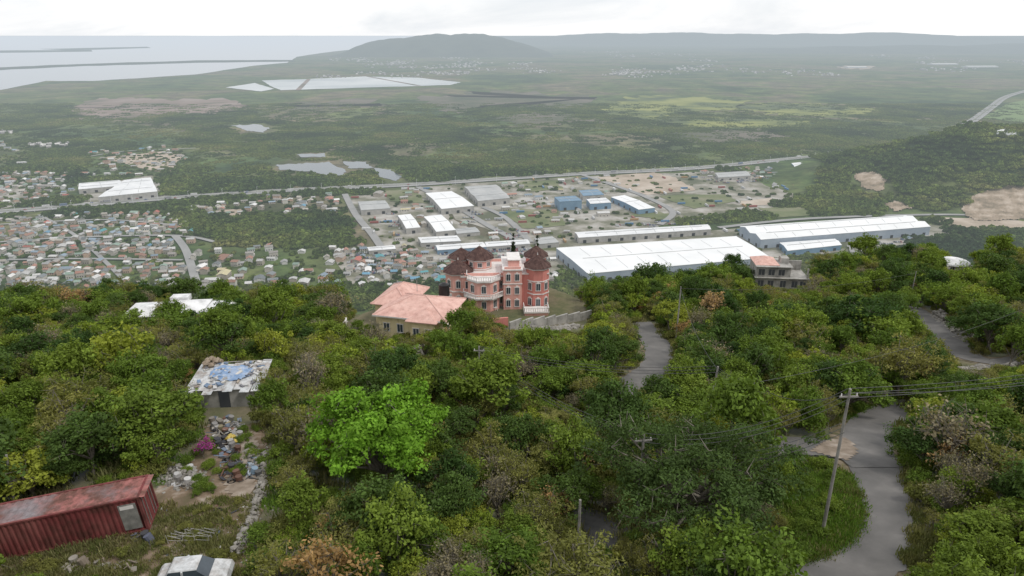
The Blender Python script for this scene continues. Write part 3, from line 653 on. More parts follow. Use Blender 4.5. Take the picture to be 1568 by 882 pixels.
def patch(name,nt_,rad,rmin,rmax,seed,mat,lq=26):
    rs=np.random.default_rng(seed); C=[];N=[];Sz=[];T=[]
    for i in range(nt_):
        a=rs.uniform(0,6.28); q=math.sqrt(rs.random())*rad; r=rs.uniform(rmin,rmax); c=np.array([q*math.cos(a),q*math.sin(a),r*.55])
        d=unit(rs,lq); d[:,2]=np.abs(d[:,2])*1.0-.15
        C.append(c+d*r*rs.uniform(.75,1.1,lq)[:,None]*np.array([1,1,.85])); nn=d+unit(rs,lq)*.45; N.append(nn/np.linalg.norm(nn,axis=1)[:,None]); Sz.append(r*rs.uniform(.6,1.1,lq)); T.append(rs.uniform(.6,1.4)*rs.uniform(.8,1.2,lq))
    v,f=leaves(np.concatenate(C),np.concatenate(N),np.concatenate(Sz),rs,.8)
    return npmesh(name,v,f,mat,np.concatenate(T),False)
PR['patch1']=patch('proto_patch1',34,17,1.6,4.2,21,L_pl,24); PR['patch2']=patch('proto_patch2',44,17,1.0,2.6,22,L_pl,20); PR['single']=patch('proto_single',3,3,2.2,3.8,23,L_pl,60)
def scatter(name,proto,pts,scl,rot):
    n=len(pts)
    if n==0: return
    me=bpy.data.meshes.new(name); me.vertices.add(n); me.vertices.foreach_set('co',np.asarray(pts,np.float32).ravel())
    a=me.attributes.new('scl','FLOAT_VECTOR','POINT'); a.data.foreach_set('vector',np.asarray(scl,np.float32).ravel())
    a=me.attributes.new('rot','FLOAT_VECTOR','POINT'); a.data.foreach_set('vector',np.asarray(rot,np.float32).ravel())
    o=bpy.data.objects.new(name,me); COL.objects.link(o)
    g=bpy.data.node_groups.new('scatter_'+name,'GeometryNodeTree')
    g.interface.new_socket(name='Geometry',in_out='INPUT',socket_type='NodeSocketGeometry'); g.interface.new_socket(name='Geometry',in_out='OUTPUT',socket_type='NodeSocketGeometry')
    gi=g.nodes.new('NodeGroupInput'); go=g.nodes.new('NodeGroupOutput'); ip=g.nodes.new('GeometryNodeInstanceOnPoints'); oi=g.nodes.new('GeometryNodeObjectInfo')
    oi.inputs['Object'].default_value=proto; oi.inputs['As Instance'].default_value=True
    na=g.nodes.new('GeometryNodeInputNamedAttribute'); na.data_type='FLOAT_VECTOR'; na.inputs['Name'].default_value='scl'
    nb=g.nodes.new('GeometryNodeInputNamedAttribute'); nb.data_type='FLOAT_VECTOR'; nb.inputs['Name'].default_value='rot'
    l=g.links.new; l(gi.outputs[0],ip.inputs['Points']); l(oi.outputs['Geometry'],ip.inputs['Instance']); l(na.outputs[0],ip.inputs['Scale']); l(nb.outputs[0],ip.inputs['Rotation']); l(ip.outputs[0],go.inputs[0])
    md=o.modifiers.new('scatter','NODES'); md.node_group=g
# ---- plain woodland
n=26000
yy=np.sqrt(rng.uniform(430**2,2700**2,n)); xx=rng.uniform(-1,1,n)*(.80*yy+60)
U,V=proj(xx,yy,0*xx); zz_=H(xx,yy); Uz,Vz=proj(xx,yy,zz_+3)
soft=inany(U+rng.normal(0,7,n),V+rng.normal(0,2,n),[MUD,GF2]+FIELD+BM)&(rng.random(n)<.85)
clear=wpolys+SANDS+YARDS+GRASSL+[t[0] for t in TOWN]
bad=inany(U,V,clear)|soft
for du in (-10,0,10):
    for dv in (-5,0,4): bad|=inany(Uz+du,Vz+dv,CUTS)
for du in (-12,-6,0,6,12):
    for dv in (-2.5,0,2.0): bad|=inany(U+du,V+dv,PONDS)
for o,w in roadpoly:
    for c0 in range(0,n,4000):
        s=slice(c0,c0+4000); d=np.min(np.hypot(xx[s,None]-o[None,:,0],yy[s,None]-o[None,:,1]),1); bad[s]|=d<w/2+17
keep=~bad&(V<470)
dn=np.sin(xx/210+1)*np.sin(yy/170)+.5*np.sin(xx/90+yy/120)
keep&=~((dn<-.3)&(yy>1250)&(zz_<2)&(rng.random(n)<.75))
px_,py_=xx[keep],yy[keep]; pz_=H(px_,py_); m_=len(px_); far=(py_>1350)&(pz_<2)
sc=np.where(far,rng.uniform(.45,.8,m_),rng.uniform(.75,1.4,m_)); pts=np.stack([px_,py_,pz_-.3],1)
rot=np.stack([0*sc,0*sc,rng.uniform(0,6.28,m_)],1); S3=np.stack([np.maximum(sc,.95),np.maximum(sc,.95),sc],1)
scatter('plain_woodland',PR['patch1'],pts[~far],S3[~far],rot[~far]); scatter('marsh_scrub',PR['patch2'],pts[far],S3[far],rot[far])
n=17000; yy=np.sqrt(rng.uniform(560**2,2200**2,n)); xx=rng.uniform(-1,1,n)*(.80*yy+40); U,V=proj(xx,yy,0*xx)
k=(inany(U,V,[t[0] for t in TOWN[:6]+TOWN[8:9]])|(inany(U,V,YARDS)&(rng.random(n)<.3)))&~inany(U,V,wpolys)
xx,yy=xx[k],yy[k]; k=np.ones(len(xx),bool)
for o,w in roadpoly:
    d=np.min(np.hypot(xx[:,None]-o[None,:,0],yy[:,None]-o[None,:,1]),1); k&=d>w/2+4
for c0 in range(0,len(xx),1500):
    s=slice(c0,c0+1500); k[s]&=np.min(np.hypot(xx[s,None]-hs[None,:,0],yy[s,None]-hs[None,:,1]),1)>4.8
xx,yy=xx[k],yy[k]; m_=len(xx); sc=rng.uniform(.5,1.15,m_)
scatter('town_trees',PR['single'],np.stack([xx,yy,0*xx],1),np.stack([sc]*3,1),np.stack([0*sc,0*sc,rng.uniform(0,6.28,m_)],1))
# ---- hillside
CLR=[[(0,784),(150,748),(252,736),(285,705),(310,652),(400,650),(415,700),(405,760),(378,882),(340,900),(-40,900),(-40,790)],
 [(296,568),(392,573),(394,655),(310,650)],[(188,485),(250,481),(250,494),(188,500)],[(548,434),(687,430),(687,505),(600,515),(550,498)],
 [(683,372),(858,372),(870,440),(905,480),(905,505),(785,510),(765,492),(720,462),(688,445)],[(1152,398),(1240,398),(1240,440),(1152,440)],
 [(1178,670),(1270,656),(1325,624),(1378,606),(1392,640),(1370,680),(1392,740),(1412,790),(1408,840),(1380,900),(1195,900),(1225,860),(1205,780),(1195,700)],
 [(972,492),(1002,494),(1034,533),(1028,570),(962,610),(936,604),(956,572),(980,553),(974,520)],
 [(1386,466),(1427,470),(1500,543),(1568,538),(1568,564),(1478,566),(1433,518)],[(876,782),(940,792),(958,826),(950,842),(888,844),(872,800)],
 [(512,525),(548,470),(556,478),(522,528)],[(1445,399),(1492,399),(1492,413),(1445,413)],[(545,532),(660,535),(660,545),(545,545)],[(285,478),(335,478),(335,489),(285,491)]]
sp=1.95
gx,gy=np.meshgrid(np.arange(-230,260,sp),np.arange(18,262,sp)); gx=gx.ravel()+rng.uniform(-.5,.5,gx.size)*sp; gy=gy.ravel()+rng.uniform(-.5,.5,gy.size)*sp
k=(np.abs(gx)<.86*gy+22)&(gy<crest(gx)+38); gx,gy=gx[k],gy[k]
gap=np.sin(gx/4.3+1.7*np.sin(gy/9))*np.cos(gy/5.1+1.3*np.sin(gx/8)); k=~((gap>.6)&(rng.random(gx.size)<.7)); 
gx,gy=gx[k],gy[k]; gz=H(gx,gy); n=len(gx)
zn=np.sin(gx/13+.5)*np.cos(gy/11)+.6*np.sin(gx/6.3-gy/7.7+1)+rng.normal(0,.45,n); zn2=np.cos(gx/19-1)*np.sin(gy/16+2)+rng.normal(0,.45,n)
names=['mid1','mid2','dark1','dark2','olive1','olive2','yel1','yel2','dry1','grey1','shrub1','shrub2']
dims={'mid1':(6.5,3.1),'mid2':(5.2,2.7),'dark1':(7,3.5),'dark2':(5.5,3),'olive1':(4.8,2.9),'olive2':(3.9,2.3),'yel1':(5,2.6),'yel2':(3,1.9),'dry1':(4,1.9),'grey1':(4.6,2.3),'shrub1':(2.2,1.7),'shrub2':(1.9,1.6)}
sp_i=np.zeros(n,int)
for i in range(n):
    w=np.array([.11,.10,.035,.05,.12,.12,.07,.10,.03,.08,.10,.10])
    if zn[i]>.6: w[[2,3]]*=5; w[[0,1]]*=1.6
    elif zn[i]<-.4: w[[4,5]]*=2.0; w[11]*=2; w[9]*=2.2
    if zn2[i]>.8: w[[6,7]]*=2.6
    if zn2[i]<-.8: w[[8,9]]*=2.6
    if gy[i]>100: w[[2,0]]*=.6
    if gy[i]>140: w[8]*=.3
    sp_i[i]=rng.choice(12,p=w/w.sum())
hh=np.array([dims[names[i]][0] for i in sp_i]); rr=np.array([dims[names[i]][1] for i in sp_i]); sc=np.clip(rng.lognormal(-.16,.28,n),.42,1.6)*np.interp(gy,[30,120],[.76,.88])
bad=np.zeros(n,bool)
def testbad(sc):
    b=np.zeros(n,bool)
    for (fx,fz) in ((0,0.05),(0,.5),(0,.95),(-.8,.5),(.8,.5),(-.55,.85),(.55,.85)):
        u,v=proj(gx+fx*rr*sc,gy,gz+fz*hh*sc); b|=inany(u,v,CLR)
    return b
bad=testbad(sc)
sc=np.where(bad,sc*.45,sc); bad=testbad(sc)
HT=[(G(588,756),4.2),(G(1045,822),6.6)]
for p,r in HT: bad|=np.hypot(gx-p[0],gy-p[1])<r*.7
ub,vb=proj(gx,gy,gz+.8*hh*sc)
def ell(u,v,cx,cy,a,b): return ((u-cx)/a)**2+((v-cy)/b)**2<1
bad|=ell(ub,vb,585,668,100,84)&(gy<HT[0][0][1]+1); bad|=ell(ub,vb,1045,742,160,84)&(gy<HT[1][0][1]+1)
for (cx,cy,r) in ((PADS[0][0],PADS[0][1]+3,13),(PADS[1][0],PADS[1][1]+2,9),(PADS[2][0],PADS[2][1],7),(PADS[3][0],PADS[3][1],4)): bad|=np.hypot(gx-cx,gy-cy)<r
tiltx=rng.normal(0,.1,n); tilty=rng.normal(0,.1,n); rz=rng.uniform(0,6.28,n)
TN={'mid1':'broadleaf_trees','mid2':'broadleaf_thicket','dark1':'dark_broadleaf_trees','dark2':'dark_thicket_trees','olive1':'acacia_scrub_trees','olive2':'acacia_scrub_bushes','yel1':'yellow_green_trees','yel2':'yellow_green_bushes','dry1':'dry_orange_bushes','grey1':'bare_twiggy_trees','shrub1':'green_shrubs','shrub2':'olive_shrubs'}
for i,nm in enumerate(names):
    k=(sp_i==i)&~bad; s3=np.stack([sc[k]*rng.uniform(.8,1.2,k.sum()),sc[k]*rng.uniform(.8,1.2,k.sum()),sc[k]*rng.uniform(.8,1.25,k.sum())],1)
    scatter(TN[nm],PR[nm],np.stack([gx[k],gy[k],gz[k]-.1],1),s3,np.stack([tiltx[k],tilty[k],rz[k]],1))
def slope_fill(name,proto,n,s0,s1,ymax=150,sel=None):
    y=np.sqrt(rng.uniform(24**2,ymax**2,n)); x=rng.uniform(-1,1,n)*(.80*y+10); z=H(x,y); u,v=proj(x,y,z); u2,v2=proj(x,y,z+.8)
    k=~inany(u,v,CLR)&~inany(u2,v2,CLR)
    if sel is not None: g=np.sin(x/4.3+1.7*np.sin(y/9))*np.cos(y/5.1+1.3*np.sin(x/8)); k&=g>sel
    x,y,z=x[k],y[k],z[k]; s=rng.uniform(s0,s1,len(x)); scatter(name,proto,np.stack([x,y,z-.05],1),np.stack([s]*3,1),np.stack([0*s,0*s,rng.uniform(0,6.28,len(x))],1))
slope_fill('undergrowth_bushes',PR['shrub1'],3200,.3,.75); slope_fill('dry_undergrowth_bushes',PR['shrub2'],3200,.3,.75); slope_fill('hillside_weeds',PR['weed'],9000,.8,2.0,130); slope_fill('hillside_grass',PR['grass'],4000,.7,1.5,100,.2)
pl=[G(u,v) for u,v in ((838,690),(1062,445),(862,668),(590,545),(918,470),(250,600),(1120,455))]
scatter('thatch_palms',PR['palm'],np.array(pl),np.array([[s]*3 for s in (.9,.9,.7,.8,.9,.9,.9)]),np.array([[0,0,i*1.3] for i in range(7)]))
# hero trees
t1=tree('bright_green_mango_tree',8.3,4.5,1.0,180,125,.30,L_bright,37,cr=.82,flat=.75,link=True,limbs=34,tr=.3,tintv=.32); t1.location=HT[0][0]
t2=tree('spreading_shade_tree',8.0,7.4,1.4,290,110,.26,L_shade,32,cr=.9,flat=.42,link=True,limbs=50,tr=.38,asp=.42,tintv=.3); t2.location=HT[1][0]
for (u,v,h_) in ((786,462,9.5),(823,462,9)): 
    p=G(u,440); c=tree('cypress_tree',h_+1.6,.85,.3,60,60,.2,L_cyp,33,cr=.4,link=True,limbs=6,tr=.12,cone=True); c.location=(p[0],PADS[0][1]+17,PADS[0][3])
def fill(poly,n,proto,name,s0,s1):
    us=[p[0] for p in poly]; vs=[p[1] for p in poly]; pts=[]
    U=rng.uniform(min(us),max(us),n); V=rng.uniform(min(vs),max(vs),n); k=pip(U,V,poly)
    for u,v in zip(U[k],V[k]): pts.append(G(u,v))
    pts=np.array(pts); m=len(pts); s=rng.uniform(s0,s1,m); scatter(name,proto,pts,np.stack([s]*3,1),np.stack([0*s,0*s,rng.uniform(0,6.28,m)],1))
VERGE=[(1198,702),(1250,712),(1300,732),(1312,765),(1314,800),(1296,832),(1262,852),(1222,862),(1208,780)]
fill(VERGE,1000,PR['grass'],'grass_verge',.5,1.5)
fill(VERGE,300,PR['weed'],'grass_verge_weeds',.7,1.4)
fill([(1200,700),(1280,722),(1280,800),(1222,860)],70,PR['shrub1'],'verge_shrubs',.15,.55)
fill([(1330,602),(1385,600),(1385,610),(1335,624),(1290,646),(1290,638)],300,PR['grass'],'roadside_grass',.7,1.3)
fill([(1380,690),(1394,700),(1428,840),(1400,880),(1390,860),(1408,800)],260,PR['weed'],'roadside_weeds',.6,1.3)
fill([(0,800),(390,760),(380,900),(0,900)],520,PR['weed'],'yard_weeds',.4,1.1)
fill([(20,850),(250,800),(370,760),(370,880),(20,890)],60,PR['shrub2'],'yard_shrubs',.1,.35)
fill([(255,700),(320,660),(400,650),(410,700),(400,740),(300,760)],60,PR['shrub1'],'yard_green_shrubs',.1,.35)
# ------------------------------------------------------------------ hillside roads and yard
HR=lambda o:(lambda x,y:float(H(x,y))+o)
def hroad(px,w,mat=m_asph,nm='asphalt_road',verge=True,vw=1.6,o0=.13):
    pts=[G(u,v) for u,v in px]
    if verge: ribbon('road_verge',pts,w+vw,m_verge,HR(.06),n=12,jit=.35,K=9)
    return ribbon(nm,pts,w,mat,HR(o0),n=12,jit=.12,K=9)
hroad([(1180,915),(1250,888),(1310,864),(1352,836),(1372,800),(1362,760),(1344,722),(1328,690),(1328,662),(1348,640),(1388,622),(1440,615)],4.2)
hroad([(1345,718),(1318,700),(1270,688),(1220,684),(1160,684),(1110,690)],4.4,verge=False,nm='side_road',o0=.17)
hroad([(925,618),(952,600),(975,586),(1000,568),(1011,548),(1006,530),(992,512),(978,494)],4.2,vw=.8)
hroad([(1385,466),(1405,480),(1435,499),(1460,525),(1485,548),(1530,556),(1600,545)],4.4)
hroad([(840,782),(880,796),(915,812),(945,832),(975,860)],4.8,m_asph2)
def drape(name,poly,mat,off=.06,n=26):
    w=np.array([G(u,v)[:2] for u,v in dens(poly,4,1.5)])
    x0,y0=w.min(0); x1,y1=w.max(0); s=.4; gx_=np.arange(x0,x1+s,s); gy_=np.arange(y0,y1+s,s); Xg,Yg=np.meshgrid(gx_,gy_)
    ins=pip(Xg.ravel()+s/2,Yg.ravel()+s/2,[tuple(q) for q in w]).reshape(Xg.shape); Zg=H(Xg,Yg)+off; vs_=np.stack([Xg.ravel(),Yg.ravel(),Zg.ravel()],1); I=np.arange(Xg.size).reshape(Xg.shape); fs=[]
    for a in range(Xg.shape[0]-1):
        for b in range(Xg.shape[1]-1):
            if ins[a,b]: fs.append((I[a,b],I[a,b+1],I[a+1,b+1],I[a+1,b]))
    npmesh(name,vs_,np.array(fs),mat,smooth=True)
drape('yard_soil',[(-30,770),(150,760),(255,745),(290,700),(315,650),(400,650),(415,700),(405,760),(380,900),(-30,900)],m_soil)
drape('dirt_path',[(352,690),(385,660),(398,700),(388,770),(372,790),(345,745)],m_path,.1)
drape('concrete_road_patch',[(1262,678),(1296,672),(1314,690),(1296,708),(1240,694)],m_path,.21)
# ------------------------------------------------------------------ rubble, walls, scrap
def rubble(name,line,n,r0,r1,w,mat=m_stone,hgt=.5):
    mb=MB(); pts=[G(u,v) for u,v in line]
    for _ in range(n):
        i=random.randrange(len(pts)-1) if len(pts)>1 else 0; t=random.random(); a=pts[i]; b=pts[min(i+1,len(pts)-1)]; q=a*(1-t)+b*t
        x=q[0]+random.gauss(0,w);y=q[1]+random.gauss(0,w); r=random.uniform(r0,r1); mb.rock((x,y,float(H(x,y))+random.uniform(0,hgt)*max(0,1-math.hypot(x-q[0],y-q[1])/(w*2+.01))),r)
    mb.obj(name,mat)
rubble('rubble_wall',[(408,690),(402,740),(385,800),(360,850)],620,.08,.22,.22,hgt=.6)
rubble('rubble_pile',[(265,722),(292,740)],460,.06,.22,.7,hgt=.7)
rubble('rubble_pile',[(382,690),(392,720)],260,.06,.18,.35,hgt=.6)
rubble('scattered_stones',[(40,850),(150,840),(300,840),(370,790)],380,.04,.13,1.8,hgt=.02)
rubble('stone_retaining_wall',[(547,540),(600,543),(655,540)],520,.2,.4,.25,hgt=1.5)
rubble('stone_retaining_wall',[(1436,484),(1466,506),(1496,526)],560,.2,.6,.6,hgt=1.8)
rubble('stone_retaining_wall',[(1468,570),(1510,566),(1575,558)],360,.2,.55,.4,hgt=.8)
rubble('rubble_bank',[(800,503),(850,505),(880,500)],360,.2,.5,.9,hgt=.6)
def blockwall(name,line,h,th,mat=m_conc,up=0):
    mb=MB(); pts=[G(u,v) for u,v in line]
    for a,b in zip(pts[:-1],pts[1:]):
        k=max(1,int(np.linalg.norm(b-a)/2.5))
        for i in range(k):
            c=a+(b-a)*(i+.5)/k; L=np.linalg.norm((b-a)[:2])/k; mb.obox((c[0],c[1],c[2]+h/2-.5+up),L-.01,th,h+1+random.uniform(-.05,.05),math.atan2(b[1]-a[1],b[0]-a[0]))
    mb.obj(name,mat)
blockwall('concrete_boundary_wall',[(780,505),(850,497),(905,488)],1.6,.3)
blockwall('pink_boundary_wall',[(692,494),(730,498),(778,500)],1.5,.3,m_pink2)
blockwall('concrete_boundary_wall',[(512,520),(530,498),(550,475)],1.0,.3,m_trim)
blockwall('concrete_boundary_wall',[(545,538),(600,541),(660,538)],.9,.3)
sb=MB(); m_scrap=Mattr('scrap_mixed',haze=False,rough=.7)
SC=[(.5,.5,.5),(.62,.62,.62),(.35,.34,.33),(.06,.06,.07),(.16,.20,.26),(.2,.11,.08),(.3,.26,.16),(.38,.35,.31),(.45,.44,.42),(.2,.18,.15)]
def scrap(u0,u1,v0,v1,n,lift=0,cols=SC,big=1.0):
    for _ in range(n):
        p=G(random.uniform(u0,u1),random.uniform(v0,v1)); z=p[2]+lift+random.uniform(.05,.5)*big; k=random.random(); c=random.choice(cols); f=random.uniform(.6,1.1); c=tuple(q*f for q in c)
        if k<.4: sb.obox((p[0],p[1],z),random.uniform(.35,1.0)*big,random.uniform(.2,.55)*big,.03,random.uniform(0,3),c,(random.gauss(0,.4),random.gauss(0,.3)))
        elif k<.7: sb.obox((p[0],p[1],z),random.uniform(.7,2.0)*big,.09,.05,random.uniform(0,3),c,(random.gauss(0,.2),random.gauss(0,.25)))
        elif k<.76: sb.beam((p[0],p[1],z-.3),(p[0]+random.uniform(-.3,.3),p[1],z+.4),.25,n=10,col=c)
        elif k<.84:
            for i in range(10):
                a=i*.628;b=a+.628; sb.beam((p[0]+.26*math.cos(a),p[1]+.26*math.sin(a),z-.1),(p[0]+.26*math.cos(b),p[1]+.26*math.sin(b),z-.1),.08,n=5,col=(.02,.02,.02))
        else: sb.rock((p[0],p[1],z-.1),random.uniform(.15,.35)*big,c)
scrap(325,368,645,690,230,big=.8); scrap(338,370,690,740,120,cols=SC[3:6]+[(.1,.09,.08)],big=.65); scrap(262,300,718,748,30,cols=SC[:3],big=.6); scrap(378,398,700,735,50,cols=[(.2,.28,.36),(.35,.4,.45),(.1,.1,.1)],big=.55)
scrap(205,235,818,835,30,cols=[(.1,.1,.11),(.2,.22,.3)],big=.4); scrap(95,215,862,880,46,cols=[(.36,.33,.29),(.3,.25,.2)],big=.5); scrap(240,380,770,870,40,big=.35)
sb.obj('scrap_pile',m_scrap)
yb=MB(); 
for _ in range(8):
    p=G(random.uniform(347,360),random.uniform(676,688)); yb.rock((p[0],p[1],p[2]+random.uniform(.4,.8)),.25)
yb.obj('yellow_bags',M('yellow_plastic',[(.42,.31,.06),(.55,.42,.10)],2,.5))
bp=G(316,702); b_=tree('bougainvillea_bush',1.8,.8,.3,20,26,.13,L_flow,41,cr=.28,link=True,tr=.05); b_.location=bp
bp=G(178,598); b_=tree('yellow_flowering_bush',4.5,1.2,2.4,16,30,.22,leafmat('yellow_flowers',(.5,.36,.03),(.6,.4,.04)),42,cr=.4,link=True,tr=.05); b_.location=bp
# ------------------------------------------------------------------ shipping container
cR=G(230,814); ax=math.radians(13)
dirL=np.array([-math.cos(ax),-math.sin(ax)]); Ln=12.19
e_=cR[:2]+dirL*9; ez=float(H(e_[0],e_[1]))
tl=math.atan2(cR[2]-ez,9)
C=Bld('shipping_container',(cR[0],cR[1],cR[2]+.12),erot=(0,-tl,ax))
w=C('corrugated_side',m_cont); W_,Hh=2.44,2.6
def corr(mb,y,sgn):
    x=-Ln+.15; vs=[]
    st=[(0,0),(.11,0),(.16,.07),(.27,.07)]
    while x<-.2:
        for dx,dd in st:
            vs.append((x+dx,y+sgn*dd,.15)); vs.append((x+dx,y+sgn*dd,Hh-.1))
        x+=.32
    n_=len(vs)//2; mb.add(vs,[(2*i,2*i+2,2*i+3,2*i+1) for i in range(n_-1)])
corr(w,0.02,1); corr(w,W_-.02,-1)
fr=C('frame_rails_and_posts',m_cont)
for y in (-.02,W_-.13):
    fr.box(-Ln,y,0,0,y+.15,.16); fr.box(-Ln,y,Hh-.12,0,y+.15,Hh)
    for x in (-Ln,-.15): fr.box(x-.003,y-.01,.163,x+.153,y+.16,Hh-.123)
for x in (-Ln+.003,-.153): fr.box(x,.14,.003,x+.15,W_-.14,.15); fr.box(x,.14,Hh-.12,x+.15,W_-.14,Hh-.004)
rf=C('rusty_roof',m_contr)
x=-Ln+.1; vs=[]
while x<-.12:
    for dx,dz in ((0,0),(.2,0),(.26,-.03),(.46,-.03)): vs+=[(x+dx,.02,Hh-.02+dz),(x+dx,W_-.02,Hh-.02+dz)]
    x+=.52
rf.add(vs,[(2*i,2*i+2,2*i+3,2*i+1) for i in range(len(vs)//2-1)])
C('floor',m_cont).box(-Ln+.1,.1,.05,-.1,W_-.1,.14)
dd=C('end_doors',m_cont); dd.box(-.10,.15,.16,-.05,W_/2-.01,Hh-.13); dd.box(-.10,W_/2+.01,.16,-.05,W_-.15,Hh-.13)
lb=C('door_lock_bars',m_contd)
for y in (.4,.85,1.55,2.0): lb.beam((-.02,y,.15),(-.02,y,Hh-.15),.025)
C('side_door_panel',m_contd).box(-1.35,-.03,.35,-.3,.0,2.25); C('side_door_vent',m_trim).box(-1.25,-.05,1.9,-.45,-.033,2.15)
C.done()
rk=MB(); p=G(300,822)
for i in range(4):
    for j in range(4):
        x=p[0]-1.3+j*.85;y=p[1]-.8+i*.4; z=float(H(x,y)); a1=random.uniform(-.25,.25); rk.beam((x,y,z-.1),(x+a1,y,z+.75-.1*i),.016,n=5)
        if j<3: rk.beam((x,y,z+.7-.1*i),(x+.85,y+random.uniform(-.2,.2),z+.55-.1*i),.016,n=5); rk.beam((x,y,z+.35),(x+.85,y,z+.3),.014,n=5)
rk.obj('steel_frame_rack',m_conc)
cp=G(300,895); V_=Bld('derelict_white_car',(cp[0],cp[1],cp[2]+.0),math.radians(8))
bd=V_('body',m_tin)
prof=[(-1.9,.35),(-1.95,.8),(-1.75,1.0),(-.9,1.05),(1.1,1.02),(1.9,.85),(2.0,.55),(1.95,.33)]
def loft(mb,prof,w0,w1):
    n=len(prof); zt=max(z for _,z in prof); zb=min(z for _,z in prof)
    vs=[(x,-(w0+(w1-w0)*(z-zb)/(zt-zb)),z) for x,z in prof]+[(x,(w0+(w1-w0)*(z-zb)/(zt-zb)),z) for x,z in prof]
    mb.add(vs,[tuple(range(n))[::-1],tuple(range(n,2*n))]+[(i,(i+1)%n,n+(i+1)%n,n+i) for i in range(n)])
loft(bd,prof,.84,.78)
loft(V_('cabin_glass',m_glass),[(-1.4,1.04),(-1.05,1.5),(.35,1.52),(1.0,1.03)],.74,.6)
loft(V_('roof_panel',m_tin),[(-1.1,1.505),(-1.0,1.57),(.3,1.575),(.42,1.52)],.62,.55)
for y in (-.7,.62): V_('pillars',m_tin).box(-.4,y,1.03,-.3,y+.08,1.51)
for x in (-1.2,1.3):
    for y in (-.86,.7): V_('wheels',m_tank).beam((x,y,.32),(x,y+.17,.32),.32,n=14)
V_.done()
sp_=G(345,625); K_=Bld('tin_roof_shack',(sp_[0],sp_[1],sp_[2]),math.radians(4))
K_('walls',m_conc).box(-3.1,.2,-1,3.1,4.6,2.0)
r_=K_('tin_roof',m_tin)
for i in range(8):
    x=-3.5+i*.88; r_.obox((x+.44,2.35+random.uniform(-.3,.3),2.2+random.uniform(0,.06)+i*.004),.9,5.2+random.uniform(-.8,.5),.04,random.uniform(-.05,.05),tilt=(math.radians(7),0))
K_('doorway',m_dark).box(-.5,.14,-.2,.5,.19,1.8)
tg=K_('blue_tarpaulin',m_bluetarp); n_=13; vs=[]
for i in range(n_):
    for j in range(n_):
        x=-1.9+i*.33+random.uniform(-.06,.06);y=1.3+j*.22+random.uniform(-.05,.05); vs.append((x,y,2.3+(y-2.35)*.12+random.uniform(.03,.2)))
tg.add(vs,[(i*n_+j,(i+1)*n_+j,(i+1)*n_+j+1,i*n_+j+1) for i in range(n_-1) for j in range(n_-1) if not (i+j<4 or i+j>19 or (i-j)>8)])
j_=K_('roof_junk',m_scrap)
for _ in range(70):
    x=random.uniform(-2.9,2.9);y=random.uniform(.4,4.6); c=random.choice([(.4,.4,.4),(.55,.55,.55),(.2,.2,.22),(.18,.25,.36),(.35,.3,.25),(.62,.6,.56)]); z=2.25+(y-2.35)*.12+.12
    j_.obox((x,y,z),random.uniform(.15,.8),random.uniform(.1,.45),random.uniform(.04,.2),random.uniform(0,3),c,(random.gauss(0,.2),random.gauss(0,.2)))
for _ in range(30): j_.rock((random.uniform(-3,-1.6),random.uniform(3.8,5.2),2.5+random.uniform(-.2,.6)),random.uniform(.2,.4),(.3,.24,.18))
K_('ridge_poles',m_wood).beam((-3.5,4.9,2.5),(3.4,4.9,2.6),.06)
K_.done()
wp=G(262,502); Q=Bld('white_roof_villa',(wp[0],wp[1]+2,wp[2]-.5),math.radians(6))
Q('walls',m_conc).box(-8.5,0,-1,8.2,7,2.0); rr_=Q('white_roof',m_tarp)
rr_.hip(-8.5,0,-2.5,6,2.0,.8,.4); rr_.hip(-2,-.6,4.2,6,2.3,1.0,.3); rr_.hip(4.4,.5,8.6,6,1.9,.7,.4); rr_.box(-2.6,5.5,2.3,.5,7.4,3.2)
for x in (-6.5,-3.5,6.5): Q.win(x,-.02,1.0,-math.pi/2,1.2,1.0)
Q.done()
# ------------------------------------------------------------------ yellow house
py=G(622,518); Yh=Bld('yellow_house',(py[0],py[1],PADS[1][3]),math.radians(-14))
wl=Yh('walls',m_yellow)
wl.box(-4.6,0,-1.5,6.4,9,3.7); wl.box(-7.2,4.5,-1.5,-4.62,13,3.5); wl.box(1.2,-1.0,-1.5,5.2,-.003,3.55)
rf=Yh('tile_roof',m_terra)
h1=rf.hip(-4.6,0,6.4,9,3.72,2.0,.7); h2=rf.hip(-7.2,4.5,-1.5,13,3.6,1.9,.6); h3=rf.hip(1.2,-1.0,5.2,4,3.58,1.3,.6)
rc_=Yh('ridge_caps',M('ridge_tile',[(.5,.3,.26),(.68,.46,.4)],1,.8))
for hv in (h1,h2):
    for a,b in ((0,4),(3,4),(1,5),(2,5),(4,5)) if hv is h1 else ((0,4),(1,4),(2,5),(3,5),(4,5)): rc_.beam(hv[a],hv[b],.12,n=5)
for (x,y,z) in ((-3.2,-.01,1.7),(-.9,-.01,1.7),(2.2,-1.01,1.7),(4.2,-1.01,1.7)): Yh.win(x,y,z,-math.pi/2,.9,1.3)
for yy_ in (2,): Yh.win(-4.61,yy_,1.7,math.pi,.9,1.2)
for yy_ in (6.5,9.5): Yh.win(-7.21,yy_,1.7,math.pi,.9,1.2)
for yy_ in (2,5.5): Yh.win(6.41,yy_,1.7,0,.9,1.2)
Yh('fascia_trim',m_trim).box(-5.33,-.74,3.6,7.13,-.705,3.83)
Yh('foundation',m_trim).box(-4.7,-.1,-1.6,6.5,-.004,-.6)
tk=Yh('water_tank',m_tank); tk.cone(3.0,10.2,.95,3.9,1.9,14,.9,0); tk.cone(3.0,10.2,.9,5.8,.35,14,.25,0); Yh('tank_stand',m_conc).box(2,9.2,-1,4,11.2,3.88)
Yh('satellite_dish_pole',m_conc).beam((-1,8,5),(-1,8,7),.05)
Yh.done()
